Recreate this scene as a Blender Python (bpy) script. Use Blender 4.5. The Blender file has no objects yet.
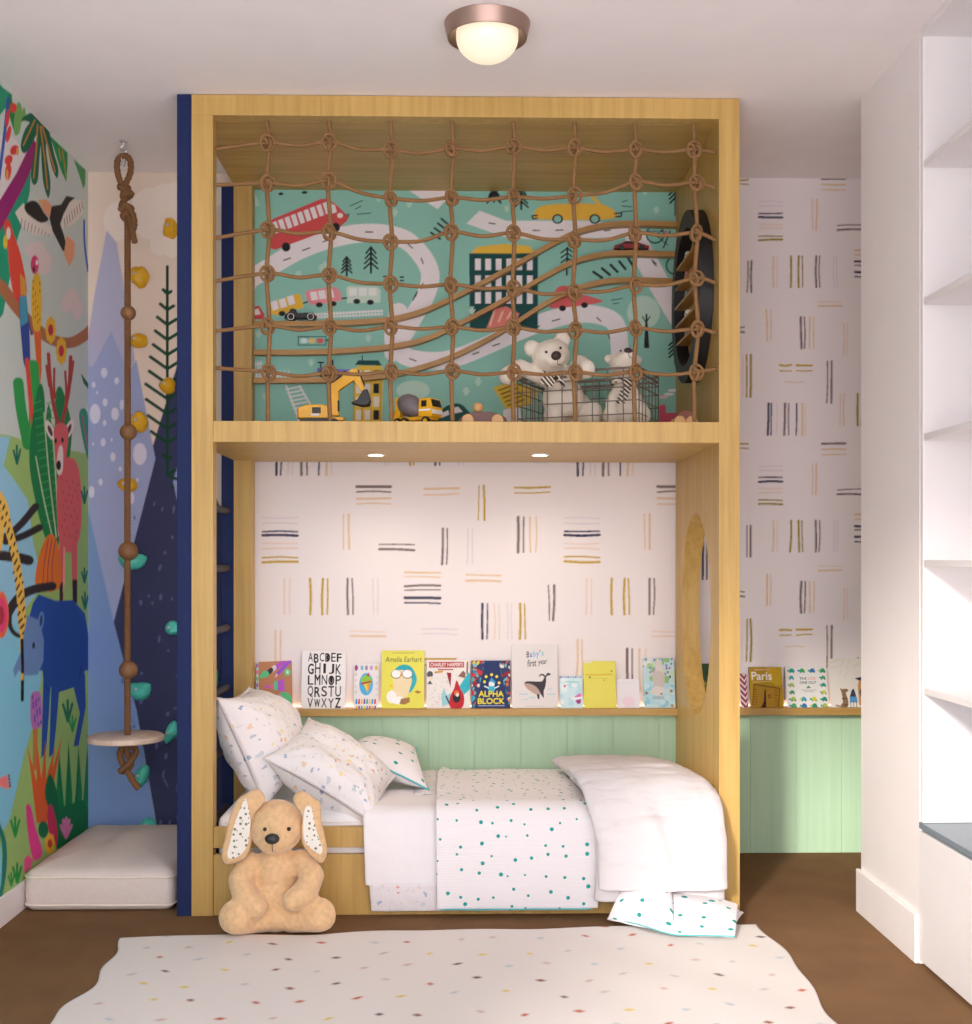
import bpy, bmesh, math, random
import numpy as np
from mathutils import Vector, Matrix, noise

random.seed(7)
SC = bpy.context.scene
COL = SC.collection
PI = math.pi

# ------------------------------------------------------------------ camera
F = 1200.0                      # focal length in pixels of the 972 x 1024 frame
CU, CV = 486.0, 560.0           # principal column, horizon row
TH = math.atan(25.0 / F)        # the camera looks slightly to the right
CT, ST = math.cos(TH), math.sin(TH)
HC = 1.126                      # eye height
CEIL = 2.6
YF, YB = 3.811, 4.61            # front of the play bed, back wall
XL = -1.416                     # left wall

cam_d = bpy.data.cameras.new('camera')
cam = bpy.data.objects.new('camera', cam_d)
COL.objects.link(cam)
cam.location = (0, 0, HC)
cam.rotation_euler = (PI / 2, 0, -TH)
cam_d.sensor_width = 36
cam_d.lens = F / 1024 * 36
cam_d.shift_y = (CV - 512) / 1024
cam_d.clip_start = 0.05
SC.camera = cam


def ray(u, v):
    xc = (u - CU) / F
    return Vector((xc * CT + ST, CT - xc * ST, (CV - v) / F))


def PY(u, v, Y):
    r = ray(u, v)
    return r * (Y / r.y) + Vector((0, 0, HC))


def PXp(u, v, X):
    r = ray(u, v)
    return r * (X / r.x) + Vector((0, 0, HC))


def PZ(u, v, Z=0.0):
    r = ray(u, v)
    return r * ((Z - HC) / r.z) + Vector((0, 0, HC))


# ------------------------------------------------------------------ materials
def lin(c):
    out = []
    for x in c[:3]:
        x = x / 255.0
        out.append(x / 12.92 if x <= 0.04045 else ((x + 0.055) / 1.055) ** 2.4)
    return tuple(out)


MATS = {}


class NT:
    def __init__(s, name):
        s.m = bpy.data.materials.new(name)
        s.m.use_nodes = True
        s.t = s.m.node_tree
        s.b = s.t.nodes['Principled BSDF']

    def n(s, kind, **kw):
        nd = s.t.nodes.new(kind)
        for k, v in kw.items():
            if k in nd.inputs.keys():
                nd.inputs[k].default_value = v
            else:
                setattr(nd, k, v)
        return nd

    def l(s, a, b):
        s.t.links.new(a, b)

    def bump(s, h, strength=0.2, dist=0.002):
        b = s.n('ShaderNodeBump', Strength=strength, Distance=dist)
        s.l(h, b.inputs['Height'])
        s.l(b.outputs[0], s.b.inputs['Normal'])


def mat(name, c, rough=0.6, metal=0.0, bump=None, emit=None, sheen=0.0, mottle=0.0, mscale=8.0, spec=None):
    if name in MATS:
        return MATS[name]
    t = NT(name)
    col = lin(c)
    t.b.inputs['Base Color'].default_value = (*col, 1)
    t.b.inputs['Roughness'].default_value = rough
    t.b.inputs['Metallic'].default_value = metal
    if spec is not None:
        t.b.inputs['Specular IOR Level'].default_value = spec
    if sheen:
        t.b.inputs['Sheen Weight'].default_value = sheen
        t.b.inputs['Sheen Roughness'].default_value = 0.5
    tc = t.n('ShaderNodeTexCoord')
    nz = t.n('ShaderNodeTexNoise', Scale=mscale, Detail=4.0)
    t.l(tc.outputs['Object'], nz.inputs['Vector'])
    mx = t.n('ShaderNodeMixRGB')
    k = mottle if mottle else 0.03
    mx.inputs['Color1'].default_value = (*[x * (1 - k) for x in col], 1)
    mx.inputs['Color2'].default_value = (*[min(1, x * (1 + k)) for x in col], 1)
    t.l(nz.outputs[0], mx.inputs['Fac'])
    t.l(mx.outputs[0], t.b.inputs['Base Color'])
    if bump:
        nb = t.n('ShaderNodeTexNoise', Scale=bump[0], Detail=5.0)
        t.l(tc.outputs['Object'], nb.inputs['Vector'])
        t.bump(nb.outputs[0], bump[1], bump[2] if len(bump) > 2 else 0.003)
    if emit:
        t.b.inputs['Emission Color'].default_value = (*lin(emit[0]), 1)
        t.b.inputs['Emission Strength'].default_value = emit[1]
    MATS[name] = t.m
    return t.m


def wood_mat(name, c1, c2, scale=(38, 38, 1.6), rough=0.42):
    if name in MATS:
        return MATS[name]
    t = NT(name)
    tc = t.n('ShaderNodeTexCoord')
    mp = t.n('ShaderNodeMapping')
    mp.inputs['Scale'].default_value = scale
    t.l(tc.outputs['Object'], mp.inputs['Vector'])
    n1 = t.n('ShaderNodeTexNoise', Scale=1.0, Detail=6.0, Roughness=0.65, Distortion=0.25)
    t.l(mp.outputs[0], n1.inputs['Vector'])
    n2 = t.n('ShaderNodeTexNoise', Scale=2.2, Detail=2.0)
    t.l(tc.outputs['Object'], n2.inputs['Vector'])
    add = t.n('ShaderNodeMath', operation='MULTIPLY_ADD')
    t.l(n2.outputs[0], add.inputs[0])
    add.inputs[1].default_value = 0.35
    t.l(n1.outputs[0], add.inputs[2])
    rp = t.n('ShaderNodeValToRGB')
    rp.color_ramp.elements[0].position = 0.45
    rp.color_ramp.elements[1].position = 0.9
    rp.color_ramp.elements[0].color = (*lin(c1), 1)
    rp.color_ramp.elements[1].color = (*lin(c2), 1)
    t.l(add.outputs[0], rp.inputs[0])
    t.l(rp.outputs[0], t.b.inputs['Base Color'])
    t.b.inputs['Roughness'].default_value = rough
    t.bump(n1.outputs[0], 0.08, 0.001)
    MATS[name] = t.m
    return t.m


def paint_mat(name, rough=0.7, bump=None):
    """colour comes from the painted colour attribute of the surface"""
    if name in MATS:
        return MATS[name]
    t = NT(name)
    a = t.n('ShaderNodeAttribute', attribute_name='paint')
    t.l(a.outputs['Color'], t.b.inputs['Base Color'])
    t.b.inputs['Roughness'].default_value = rough
    t.b.inputs['Specular IOR Level'].default_value = 0.2
    if bump:
        tc = t.n('ShaderNodeTexCoord')
        nb = t.n('ShaderNodeTexNoise', Scale=bump[0], Detail=5.0)
        t.l(tc.outputs['Object'], nb.inputs['Vector'])
        t.bump(nb.outputs[0], bump[1], 0.004)
    MATS[name] = t.m
    return t.m


def dots_mat(name, base, dot, scale=17.0, r=0.13, rough=0.85, weave=True):
    """small dots scattered over the cloth (UVs are in metres)"""
    if name in MATS:
        return MATS[name]
    t = NT(name)
    tc = t.n('ShaderNodeTexCoord')
    vo = t.n('ShaderNodeTexVoronoi', Scale=scale, Randomness=0.75, voronoi_dimensions='2D')
    t.l(tc.outputs['UV'], vo.inputs['Vector'])
    sep = t.n('ShaderNodeSeparateColor')
    t.l(vo.outputs['Color'], sep.inputs[0])
    rad = t.n('ShaderNodeMath', operation='MULTIPLY_ADD')
    t.l(sep.outputs[0], rad.inputs[0])
    rad.inputs[1].default_value = r * 0.7
    rad.inputs[2].default_value = r * 0.55
    lt = t.n('ShaderNodeMath', operation='LESS_THAN')
    t.l(vo.outputs['Distance'], lt.inputs[0])
    t.l(rad.outputs[0], lt.inputs[1])
    mx = t.n('ShaderNodeMixRGB')
    mx.inputs['Color1'].default_value = (*lin(base), 1)
    mx.inputs['Color2'].default_value = (*lin(dot), 1)
    t.l(lt.outputs[0], mx.inputs['Fac'])
    t.l(mx.outputs[0], t.b.inputs['Base Color'])
    t.b.inputs['Roughness'].default_value = rough
    if weave:
        wv = t.n('ShaderNodeTexWave', Scale=38.0, Distortion=1.5, bands_direction='Y')
        wv.inputs['Detail Scale'].default_value = 1.0
        t.l(tc.outputs['UV'], wv.inputs['Vector'])
        t.bump(wv.outputs['Fac'], 0.25, 0.002)
    MATS[name] = t.m
    return t.m


def print_mat(name, base=(238, 234, 234)):
    """white cotton with a scattered pastel nursery print"""
    if name in MATS:
        return MATS[name]
    t = NT(name)
    tc = t.n('ShaderNodeTexCoord')
    nz = t.n('ShaderNodeTexNoise', Scale=70.0, Detail=3.0)
    t.l(tc.outputs['UV'], nz.inputs['Vector'])
    mv = t.n('ShaderNodeMixRGB', blend_type='ADD')
    mv.inputs['Fac'].default_value = 0.03
    t.l(tc.outputs['UV'], mv.inputs['Color1'])
    t.l(nz.outputs['Color'], mv.inputs['Color2'])
    vo = t.n('ShaderNodeTexVoronoi', Scale=34.0, Randomness=0.9, voronoi_dimensions='2D')
    t.l(mv.outputs[0], vo.inputs['Vector'])
    sep = t.n('ShaderNodeSeparateColor')
    t.l(vo.outputs['Color'], sep.inputs[0])
    rp = t.n('ShaderNodeValToRGB')
    cr = rp.color_ramp
    cr.interpolation = 'CONSTANT'
    cols = [(184, 188, 202), (206, 212, 220), (232, 206, 176), (238, 224, 156), (160, 178, 202), (220, 164, 152), (196, 208, 206), (216, 210, 216)]
    cr.elements[0].color = (*lin(cols[0]), 1)
    cr.elements[1].position = 1 / 8
    cr.elements[1].color = (*lin(cols[1]), 1)
    for i in range(2, 8):
        e = cr.elements.new(i / 8)
        e.color = (*lin(cols[i]), 1)
    t.l(sep.outputs[0], rp.inputs[0])
    rad = t.n('ShaderNodeMath', operation='MULTIPLY_ADD')
    t.l(sep.outputs[1], rad.inputs[0])
    rad.inputs[1].default_value = 0.24
    rad.inputs[2].default_value = 0.03
    lt = t.n('ShaderNodeMath', operation='LESS_THAN')
    t.l(vo.outputs['Distance'], lt.inputs[0])
    t.l(rad.outputs[0], lt.inputs[1])
    mx = t.n('ShaderNodeMixRGB')
    mx.inputs['Color1'].default_value = (*lin(base), 1)
    t.l(rp.outputs[0], mx.inputs['Color2'])
    t.l(lt.outputs[0], mx.inputs['Fac'])
    t.l(mx.outputs[0], t.b.inputs['Base Color'])
    t.b.inputs['Roughness'].default_value = 0.85
    nb = t.n('ShaderNodeTexNoise', Scale=22.0, Detail=3.0)
    t.l(tc.outputs['UV'], nb.inputs['Vector'])
    t.bump(nb.outputs[0], 0.35, 0.006)
    MATS[name] = t.m
    return t.m


def stripe_mat(name, c1, c2, scale=60.0, direction='DIAGONAL'):
    if name in MATS:
        return MATS[name]
    t = NT(name)
    tc = t.n('ShaderNodeTexCoord')
    wv = t.n('ShaderNodeTexWave', Scale=scale, bands_direction=direction)
    t.l(tc.outputs['Object'], wv.inputs['Vector'])
    gt = t.n('ShaderNodeMath', operation='GREATER_THAN')
    t.l(wv.outputs['Fac'], gt.inputs[0])
    gt.inputs[1].default_value = 0.5
    mx = t.n('ShaderNodeMixRGB')
    mx.inputs['Color1'].default_value = (*lin(c1), 1)
    mx.inputs['Color2'].default_value = (*lin(c2), 1)
    t.l(gt.outputs[0], mx.inputs['Fac'])
    t.l(mx.outputs[0], t.b.inputs['Base Color'])
    t.b.inputs['Roughness'].default_value = 0.9
    MATS[name] = t.m
    return t.m


# ------------------------------------------------------------------ objects
def tag(o, label=None, cat=None, group=None, kind=None):
    if label:
        o['label'] = label
    if cat:
        o['category'] = cat
    if group:
        o['group'] = group
    if kind:
        o['kind'] = kind
    return o


def thing(name, label, cat, loc=(0, 0, 0), group=None):
    o = bpy.data.objects.new(name, None)
    COL.objects.link(o)
    o.empty_display_size = 0.05
    o.location = loc
    return tag(o, label, cat, group)


def spl(pts, n=6, closed=False):
    """Catmull-Rom through the points"""
    P = [Vector(p) for p in pts]
    N = len(P)
    out = []
    for i in range(N if closed else N - 1):
        if closed:
            a, b, c, d = P[i - 1], P[i], P[(i + 1) % N], P[(i + 2) % N]
        else:
            b, c = P[i], P[i + 1]
            a = P[i - 1] if i > 0 else b * 2 - c
            d = P[i + 2] if i + 2 < N else c * 2 - b
        for k in range(n):
            t = k / n
            out.append(0.5 * ((2 * b) + (c - a) * t + (2 * a - 5 * b + 4 * c - d) * t * t + (3 * b - a - 3 * c + d) * t ** 3))
    if not closed:
        out.append(P[-1].copy())
    return out


class MB:
    """collects shapes; build() links them as ONE mesh object"""

    def __init__(s, M=None):
        s.v, s.f, s.uv = [], [], {}
        s.M = M or Matrix()

    def put(s, verts, faces, uvs=None):
        b = len(s.v)
        s.v += [s.M @ Vector(p) for p in verts]
        for f in faces:
            s.f.append(tuple(b + i for i in f))
        if uvs:
            for i, q in enumerate(uvs):
                s.uv[b + i] = q
        return s

    def box(s, x0, x1, y0, y1, z0, z1, bev=0.0, R=None):
        c = Vector(((x0 + x1) / 2, (y0 + y1) / 2, (z0 + z1) / 2))
        h = Vector((abs(x1 - x0) / 2, abs(y1 - y0) / 2, abs(z1 - z0) / 2))
        if bev <= 0:
            vs = [Vector((sx * h.x, sy * h.y, sz * h.z)) for sx in (-1, 1) for sy in (-1, 1) for sz in (-1, 1)]
            fs = [(0, 1, 3, 2), (4, 6, 7, 5), (0, 4, 5, 1), (2, 3, 7, 6), (0, 2, 6, 4), (1, 5, 7, 3)]
        else:
            bm = bmesh.new()
            bmesh.ops.create_cube(bm, size=1.0)
            for q in bm.verts:
                q.co = Vector((q.co.x * 2 * h.x, q.co.y * 2 * h.y, q.co.z * 2 * h.z))
            bmesh.ops.bevel(bm, geom=bm.edges[:], offset=min(bev, min(h) * 0.95), segments=3, profile=0.5, affect='EDGES')
            bm.verts.index_update()
            vs = [q.co.copy() for q in bm.verts]
            fs = [tuple(q.index for q in fc.verts) for fc in bm.faces]
            bm.free()
        if R is not None:
            vs = [R @ q for q in vs]
        return s.put([q + c for q in vs], fs)

    def lathe(s, prof, c=(0, 0, 0), n=32, axis='Z', sx=1.0, sy=1.0):
        """prof: (radius, height) pairs"""
        vs, fs = [], []
        c = Vector(c)
        for r, h in prof:
            for k in range(n):
                a = 2 * PI * k / n
                p = Vector((r * math.cos(a) * sx, r * math.sin(a) * sy, h))
                if axis == 'Y':
                    p = Vector((p.x, -p.z, p.y))
                elif axis == 'X':
                    p = Vector((p.z, p.x, p.y))
                vs.append(p + c)
        m = len(prof)
        for i in range(m - 1):
            for k in range(n):
                k2 = (k + 1) % n
                fs.append((i * n + k, i * n + k2, (i + 1) * n + k2, (i + 1) * n + k))
        if prof[0][0] > 1e-6:
            fs.append(tuple(range(n - 1, -1, -1)))
        if prof[-1][0] > 1e-6:
            fs.append(tuple((m - 1) * n + k for k in range(n)))
        return s.put(vs, fs)

    def ell(s, c, r, R=None, n=16, m=10):
        c = Vector(c)
        r = (r, r, r) if isinstance(r, (int, float)) else r
        vs, fs = [], []
        for i in range(m + 1):
            p = PI * i / m
            for k in range(n):
                a = 2 * PI * k / n
                q = Vector((r[0] * math.sin(p) * math.cos(a), r[1] * math.sin(p) * math.sin(a), r[2] * math.cos(p)))
                if R is not None:
                    q = R @ q
                vs.append(q + c)
        for i in range(m):
            for k in range(n):
                k2 = (k + 1) % n
                fs.append((i * n + k, (i + 1) * n + k, (i + 1) * n + k2, i * n + k2))
        return s.put(vs, fs)

    def tube(s, pts, r, n=8, strands=0, pitch=0.03, closed=False, amp=0.16):
        """a round tube, or a twisted rope when strands > 0"""
        P = [Vector(p) for p in pts]
        if len(P) < 2:
            return s
        rr = r if isinstance(r, (list, tuple)) else [r] * len(P)
        N = len(P)
        vs, fs = [], []
        up = None
        dist = 0.0
        for i in range(N):
            if closed:
                t = (P[(i + 1) % N] - P[i - 1])
            else:
                t = P[min(i + 1, N - 1)] - P[max(i - 1, 0)]
            t.normalize()
            if up is None:
                up = Vector((0, 0, 1)) if abs(t.z) < 0.9 else Vector((1, 0, 0))
            a = up - t * up.dot(t)
            a.normalize()
            up = a
            b = t.cross(a)
            if i:
                dist += (P[i] - P[i - 1]).length
            tw = 2 * PI * dist / pitch if strands else 0
            for k in range(n):
                ph = 2 * PI * k / n
                q = rr[i]
                if strands:
                    q = q * (1 + amp * math.cos(strands * (ph + tw)))
                vs.append(P[i] + a * (q * math.cos(ph)) + b * (q * math.sin(ph)))
        for i in range(N if closed else N - 1):
            j = (i + 1) % N
            for k in range(n):
                k2 = (k + 1) % n
                fs.append((i * n + k, i * n + k2, j * n + k2, j * n + k))
        if not closed:
            fs.append(tuple(range(n - 1, -1, -1)))
            fs.append(tuple((N - 1) * n + k for k in range(n)))
        return s.put(vs, fs)

    def rope(s, pts, r, pitch=0.03, closed=False, step=None):
        """resample the path finely so that the strands show"""
        P = [Vector(p) for p in pts]
        if closed:
            P = P + [P[0]]
        step = step or pitch / 9
        out = [P[0]]
        for a, b in zip(P, P[1:]):
            L = (b - a).length
            k = max(1, int(L / step))
            for i in range(1, k + 1):
                out.append(a.lerp(b, i / k))
        if closed:
            out.pop()
        return s.tube(out, r, n=12, strands=3, pitch=pitch, closed=closed, amp=0.14)

    def prism(s, poly, a0, a1, axis='Y'):
        """polygon (two numbers per corner) pushed along an axis"""
        n = len(poly)
        def mk(p, a):
            if axis == 'Y':
                return Vector((p[0], a, p[1]))
            if axis == 'X':
                return Vector((a, p[0], p[1]))
            return Vector((p[0], p[1], a))
        vs = [mk(p, a0) for p in poly] + [mk(p, a1) for p in poly]
        fs = [tuple(range(n)), tuple(range(2 * n - 1, n - 1, -1))]
        fs += [(i, n + i, n + (i + 1) % n, (i + 1) % n) for i in range(n)]
        return s.put(vs, fs)

    def grid(s, fn, nu, nv, scale=(1, 1)):
        vs, uvs, fs = [], [], []
        for j in range(nv + 1):
            for i in range(nu + 1):
                vs.append(fn(i / nu, j / nv))
                uvs.append((i / nu * scale[0], j / nv * scale[1]))
        for j in range(nv):
            for i in range(nu):
                a = j * (nu + 1) + i
                fs.append((a, a + 1, a + nu + 2, a + nu + 1))
        return s.put(vs, fs, uvs)

    def build(s, name, m, parent=None, smooth=True, mods=(), ang=40):
        me = bpy.data.meshes.new(name)
        off = parent.matrix_basis.translation if parent is not None else Vector()
        if parent is not None and parent.parent is not None:
            off = off + parent.parent.matrix_basis.translation
        me.from_pydata([v - off for v in s.v], [], s.f)
        if s.uv:
            ul = me.uv_layers.new(name='UVMap')
            for lp in me.loops:
                ul.data[lp.index].uv = s.uv.get(lp.vertex_index, (0, 0))
        me.materials.append(m)
        bm = bmesh.new()
        bm.from_mesh(me)
        bmesh.ops.recalc_face_normals(bm, faces=bm.faces[:])
        bm.to_mesh(me)
        bm.free()
        if smooth:
            me.polygons.foreach_set('use_smooth', [True] * len(me.polygons))
            try:
                me.set_sharp_from_angle(angle=math.radians(ang))
            except Exception:
                pass
        o = bpy.data.objects.new(name, me)
        COL.objects.link(o)
        if parent is not None:
            o.parent = parent
        for kind, kw in mods:
            md = o.modifiers.new(kind.lower(), kind)
            for k, v in kw.items():
                setattr(md, k, v)
        return o


def blob(name, m, parent, fill, voxel=0.006, smooth=6):
    """one continuous soft skin grown round overlapping shapes"""
    mb = MB()
    fill(mb)
    o = mb.build(name + '_raw', m, None)
    r = o.modifiers.new('remesh', 'REMESH')
    r.mode = 'VOXEL'
    r.voxel_size = voxel
    sm = o.modifiers.new('smooth', 'SMOOTH')
    sm.iterations = smooth
    sm.factor = 0.6
    dg = bpy.context.evaluated_depsgraph_get()
    me = bpy.data.meshes.new_from_object(o.evaluated_get(dg))
    me.name = name
    old = o.data
    bpy.data.objects.remove(o)
    bpy.data.meshes.remove(old)
    off = parent.matrix_basis.translation if parent is not None else Vector()
    for v in me.vertices:
        v.co -= off
    me.polygons.foreach_set('use_smooth', [True] * len(me.polygons))
    if not me.materials:
        me.materials.append(m)
    q = bpy.data.objects.new(name, me)
    COL.objects.link(q)
    if parent is not None:
        q.parent = parent
    return q


def chain(mb, pts, radii, k=7):
    P = [Vector(p) for p in pts]
    for i in range(len(P) - 1):
        for j in range(k + 1):
            t = j / k
            mb.ell(P[i].lerp(P[i + 1], t), radii[i] * (1 - t) + radii[i + 1] * t, n=14, m=9)


def copy_tree(o, parent=None):
    c = o.copy()
    COL.objects.link(c)
    if parent is not None:
        c.parent = parent
    for ch in list(o.children):
        copy_tree(ch, c)
    return c


# ------------------------------------------------------------------ painted surfaces
_TXT = {}


def text_tris(txt, bold=0.0, shear=0.0):
    key = (txt, bold, shear)
    if key in _TXT:
        return _TXT[key]
    cu = bpy.data.curves.new('lettering', 'FONT')
    cu.body = txt
    cu.offset = bold
    cu.shear = shear
    ob = bpy.data.objects.new('lettering', cu)
    COL.objects.link(ob)
    dg = bpy.context.evaluated_depsgraph_get()
    me = bpy.data.meshes.new_from_object(ob.evaluated_get(dg))
    me.calc_loop_triangles()
    co = [v.co.copy() for v in me.vertices]
    xs, ys = [c.x for c in co], [c.y for c in co]
    x0, x1, y0, y1 = min(xs), max(xs), min(ys), max(ys)
    tris = [[((co[i].x - x0) / (x1 - x0), (co[i].y - y0) / (y1 - y0)) for i in t.vertices] for t in me.loop_triangles]
    bpy.data.objects.remove(ob)
    bpy.data.curves.remove(cu)
    bpy.data.meshes.remove(me)
    _TXT[key] = tris
    return tris


class Canvas:
    """paints flat colours on a W x H metre surface; mp maps drawing coordinates to metres"""

    def __init__(s, W, H, res, base, mp=None, ss=3):
        s.W, s.H, s.ss = W, H, ss
        s.nx, s.ny = max(2, int(W / res) + 1), max(2, int(H / res) + 1)
        s.img = np.empty((s.ny * ss, s.nx * ss, 3), np.float32)
        s.img[:] = lin(base)
        s.kx, s.ky = s.nx * ss / W, s.ny * ss / H
        s.mp = mp or (lambda x, y: (x, y))

    def poly(s, pts, c, smooth=0):
        if smooth:
            pts = [(p.x, p.y) for p in spl([(q[0], q[1], 0) for q in pts], smooth, True)]
        q = [s.mp(x, y) for x, y in pts]
        X = np.array([a[0] * s.kx for a in q])
        Y = np.array([a[1] * s.ky for a in q])
        h, w = s.img.shape[:2]
        x0, x1 = max(0, int(X.min())), min(w, int(X.max()) + 2)
        y0, y1 = max(0, int(Y.min())), min(h, int(Y.max()) + 2)
        if x1 <= x0 or y1 <= y0:
            return
        mask = np.zeros((y1 - y0, x1 - x0), bool)
        cols = np.arange(x0, x1) + 0.5
        n = len(q)
        for i in range(n):
            xa, ya, xb, yb = X[i], Y[i], X[(i + 1) % n], Y[(i + 1) % n]
            if ya > yb:
                xa, ya, xb, yb = xb, yb, xa, ya
            r0, r1 = max(y0, int(math.ceil(ya - 0.5))), min(y1, int(math.ceil(yb - 0.5)))
            if r1 <= r0:
                continue
            rows = np.arange(r0, r1)
            xi = xa + (rows + 0.5 - ya) * (xb - xa) / (yb - ya)
            mask[r0 - y0:r1 - y0] ^= cols[None, :] < xi[:, None]
        s.img[y0:y1, x0:x1][mask] = lin(c)

    def ell(s, x, y, rx, ry, c, rot=0.0, n=22):
        ca, sa = math.cos(rot), math.sin(rot)
        pts = []
        for k in range(n):
            a = 2 * PI * k / n
            p, q = rx * math.cos(a), ry * math.sin(a)
            pts.append((x + p * ca - q * sa, y + p * sa + q * ca))
        s.poly(pts, c)

    def line(s, pts, w, c, smooth=0, cap=True):
        if smooth:
            pts = [(p.x, p.y) for p in spl([(q[0], q[1], 0) for q in pts], smooth)]
        for (xa, ya), (xb, yb) in zip(pts, pts[1:]):
            L = math.hypot(xb - xa, yb - ya) or 1e-9
            nx, ny = -(yb - ya) / L * w / 2, (xb - xa) / L * w / 2
            s.poly([(xa + nx, ya + ny), (xb + nx, yb + ny), (xb - nx, yb - ny), (xa - nx, ya - ny)], c)
        for (xa, ya) in (pts if cap else pts[1:-1]):
            s.ell(xa, ya, w / 2, w / 2, c, n=12)

    def text(s, txt, x0, y0, x1, y1, c, bold=0.0, shear=0.0, rot=0.0):
        ca, sa = math.cos(rot), math.sin(rot)
        k = bold * (y1 - y0) * .55
        sh = [(0, 0)] if not bold else [(0, 0), (k, 0), (-k, 0), (0, k), (0, -k), (k * .7, k * .7), (-k * .7, k * .7), (k * .7, -k * .7), (-k * .7, -k * .7)]
        for t in text_tris(txt, 0.0, shear):
            for dx, dy in sh:
                pts = []
                for a, b in t:
                    p, q = a * (x1 - x0) + dx, b * (y1 - y0) + dy
                    pts.append((x0 + p * ca - q * sa, y0 + p * sa + q * ca))
                s.poly(pts, c)

    def build(s, name, m, O, ex, ey, parent=None, fn=None):
        """O lower left corner, ex / ey unit directions; fn optionally moves the vertices"""
        ss = s.ss
        img = s.img.reshape(s.ny, ss, s.nx, ss, 3).mean(axis=(1, 3))
        gx, gy = np.meshgrid(np.linspace(0, s.W, s.nx), np.linspace(0, s.H, s.ny))
        off = parent.matrix_basis.translation if parent is not None else Vector()
        O = np.array(Vector(O) - off)
        co = O + gx[..., None] * np.array(Vector(ex)) + gy[..., None] * np.array(Vector(ey))
        if fn is not None:
            co = fn(co, gx, gy)
        nx, ny = s.nx, s.ny
        idx = np.arange(nx * ny).reshape(ny, nx)
        quads = np.stack([idx[:-1, :-1], idx[:-1, 1:], idx[1:, 1:], idx[1:, :-1]], -1).reshape(-1, 4)
        me = bpy.data.meshes.new(name)
        me.vertices.add(nx * ny)
        me.vertices.foreach_set('co', co.reshape(-1).astype(np.float32))
        me.loops.add(quads.size)
        me.loops.foreach_set('vertex_index', quads.reshape(-1).astype(np.int32))
        me.polygons.add(len(quads))
        me.polygons.foreach_set('loop_start', np.arange(0, quads.size, 4, dtype=np.int32))
        me.update(calc_edges=True)
        at = me.color_attributes.new('paint', 'FLOAT_COLOR', 'POINT')
        rgba = np.ones((nx * ny, 4), np.float32)
        rgba[:, :3] = img.reshape(-1, 3)
        at.data.foreach_set('color', rgba.reshape(-1))
        me.materials.append(m)
        me.validate()
        o = bpy.data.objects.new(name, me)
        COL.objects.link(o)
        if parent is not None:
            o.parent = parent
        return o


# shared materials
WOOD = wood_mat('birch_veneer', (178, 141, 72), (208, 172, 100))
WOODH = wood_mat('birch_veneer_level', (178, 141, 72), (208, 172, 100), (1.6, 38, 38))
WOODE = wood_mat('oak_ledge', (168, 130, 66), (200, 162, 92), (2, 30, 30))
NAVY = mat('navy_paint', (27, 40, 84), 0.6, spec=.2)
WHITE = mat('white_paint', (240, 234, 233), 0.55)
CEILM = mat('ceiling_paint', (248, 242, 243), 0.8)
COTTON = mat('white_cotton', (214, 209, 211), 0.95, bump=(30, 0.3, 0.006), spec=.1)
ROPE = mat('jute_rope', (138, 102, 63), 0.9, bump=(300, 0.4, 0.001), mottle=0.15, mscale=60)
DARKROPE = mat('brown_rope', (122, 84, 50), 0.9, bump=(300, 0.4, 0.001), mottle=0.15, mscale=60)
DUVET = mat('duvet_cotton', (238, 234, 236), 0.95, bump=(30, 0.3, 0.006), spec=.1)
BLACK = mat('black_plastic', (22, 22, 24), 0.5)
# ------------------------------------------------------------------ the room
YN = -0.35                      # open glazed end of the room, behind the camera
XR = 1.95                       # far side of the alcove behind the pillar


def struct(name, mb, m, smooth=False):
    return tag(mb.build(name, m, None, smooth), kind='structure')


cm = NT('brown_carpet')
tc = cm.n('ShaderNodeTexCoord')
n1 = cm.n('ShaderNodeTexNoise', Scale=420.0, Detail=3.0)
n2 = cm.n('ShaderNodeTexNoise', Scale=6.0, Detail=3.0)
cm.l(tc.outputs['Object'], n1.inputs['Vector'])
cm.l(tc.outputs['Object'], n2.inputs['Vector'])
ad = cm.n('ShaderNodeMath', operation='MULTIPLY_ADD')
cm.l(n2.outputs[0], ad.inputs[0])
ad.inputs[1].default_value = 0.5
cm.l(n1.outputs[0], ad.inputs[2])
rp = cm.n('ShaderNodeValToRGB')
rp.color_ramp.elements[0].position = 0.45
rp.color_ramp.elements[1].position = 1.0
rp.color_ramp.elements[0].color = (*lin((108, 80, 58)), 1)
rp.color_ramp.elements[1].color = (*lin((138, 106, 74)), 1)
cm.l(ad.outputs[0], rp.inputs[0])
cm.l(rp.outputs[0], cm.b.inputs['Base Color'])
cm.b.inputs['Roughness'].default_value = 1.0
cm.b.inputs['Specular IOR Level'].default_value = 0.1
cm.bump(n1.outputs[0], 0.5, 0.004)

struct('floor', MB().box(XL - 0.1, XR + 0.1, YN, YB + 0.1, -0.1, 0.0), cm.m)
struct('ceiling', MB().box(XL - 0.1, XR + 0.1, YN, YB + 0.1, CEIL, CEIL + 0.1), CEILM)
struct('wall_right', MB().box(1.279, XR, 3.322, YF, 0, CEIL), WHITE)
struct('wall_side', MB().box(XR, XR + 0.1, YN, YB + 0.1, 0, CEIL), WHITE)
struct('baseboard_right', MB().box(1.266, 1.279, 3.322, YF + 0.013, 0, 0.137, 0.003), WHITE)
struct('baseboard_left', MB().box(XL, XL + 0.010, YN, YB - 0.02, 0, 0.092, 0.003), WHITE)

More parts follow.
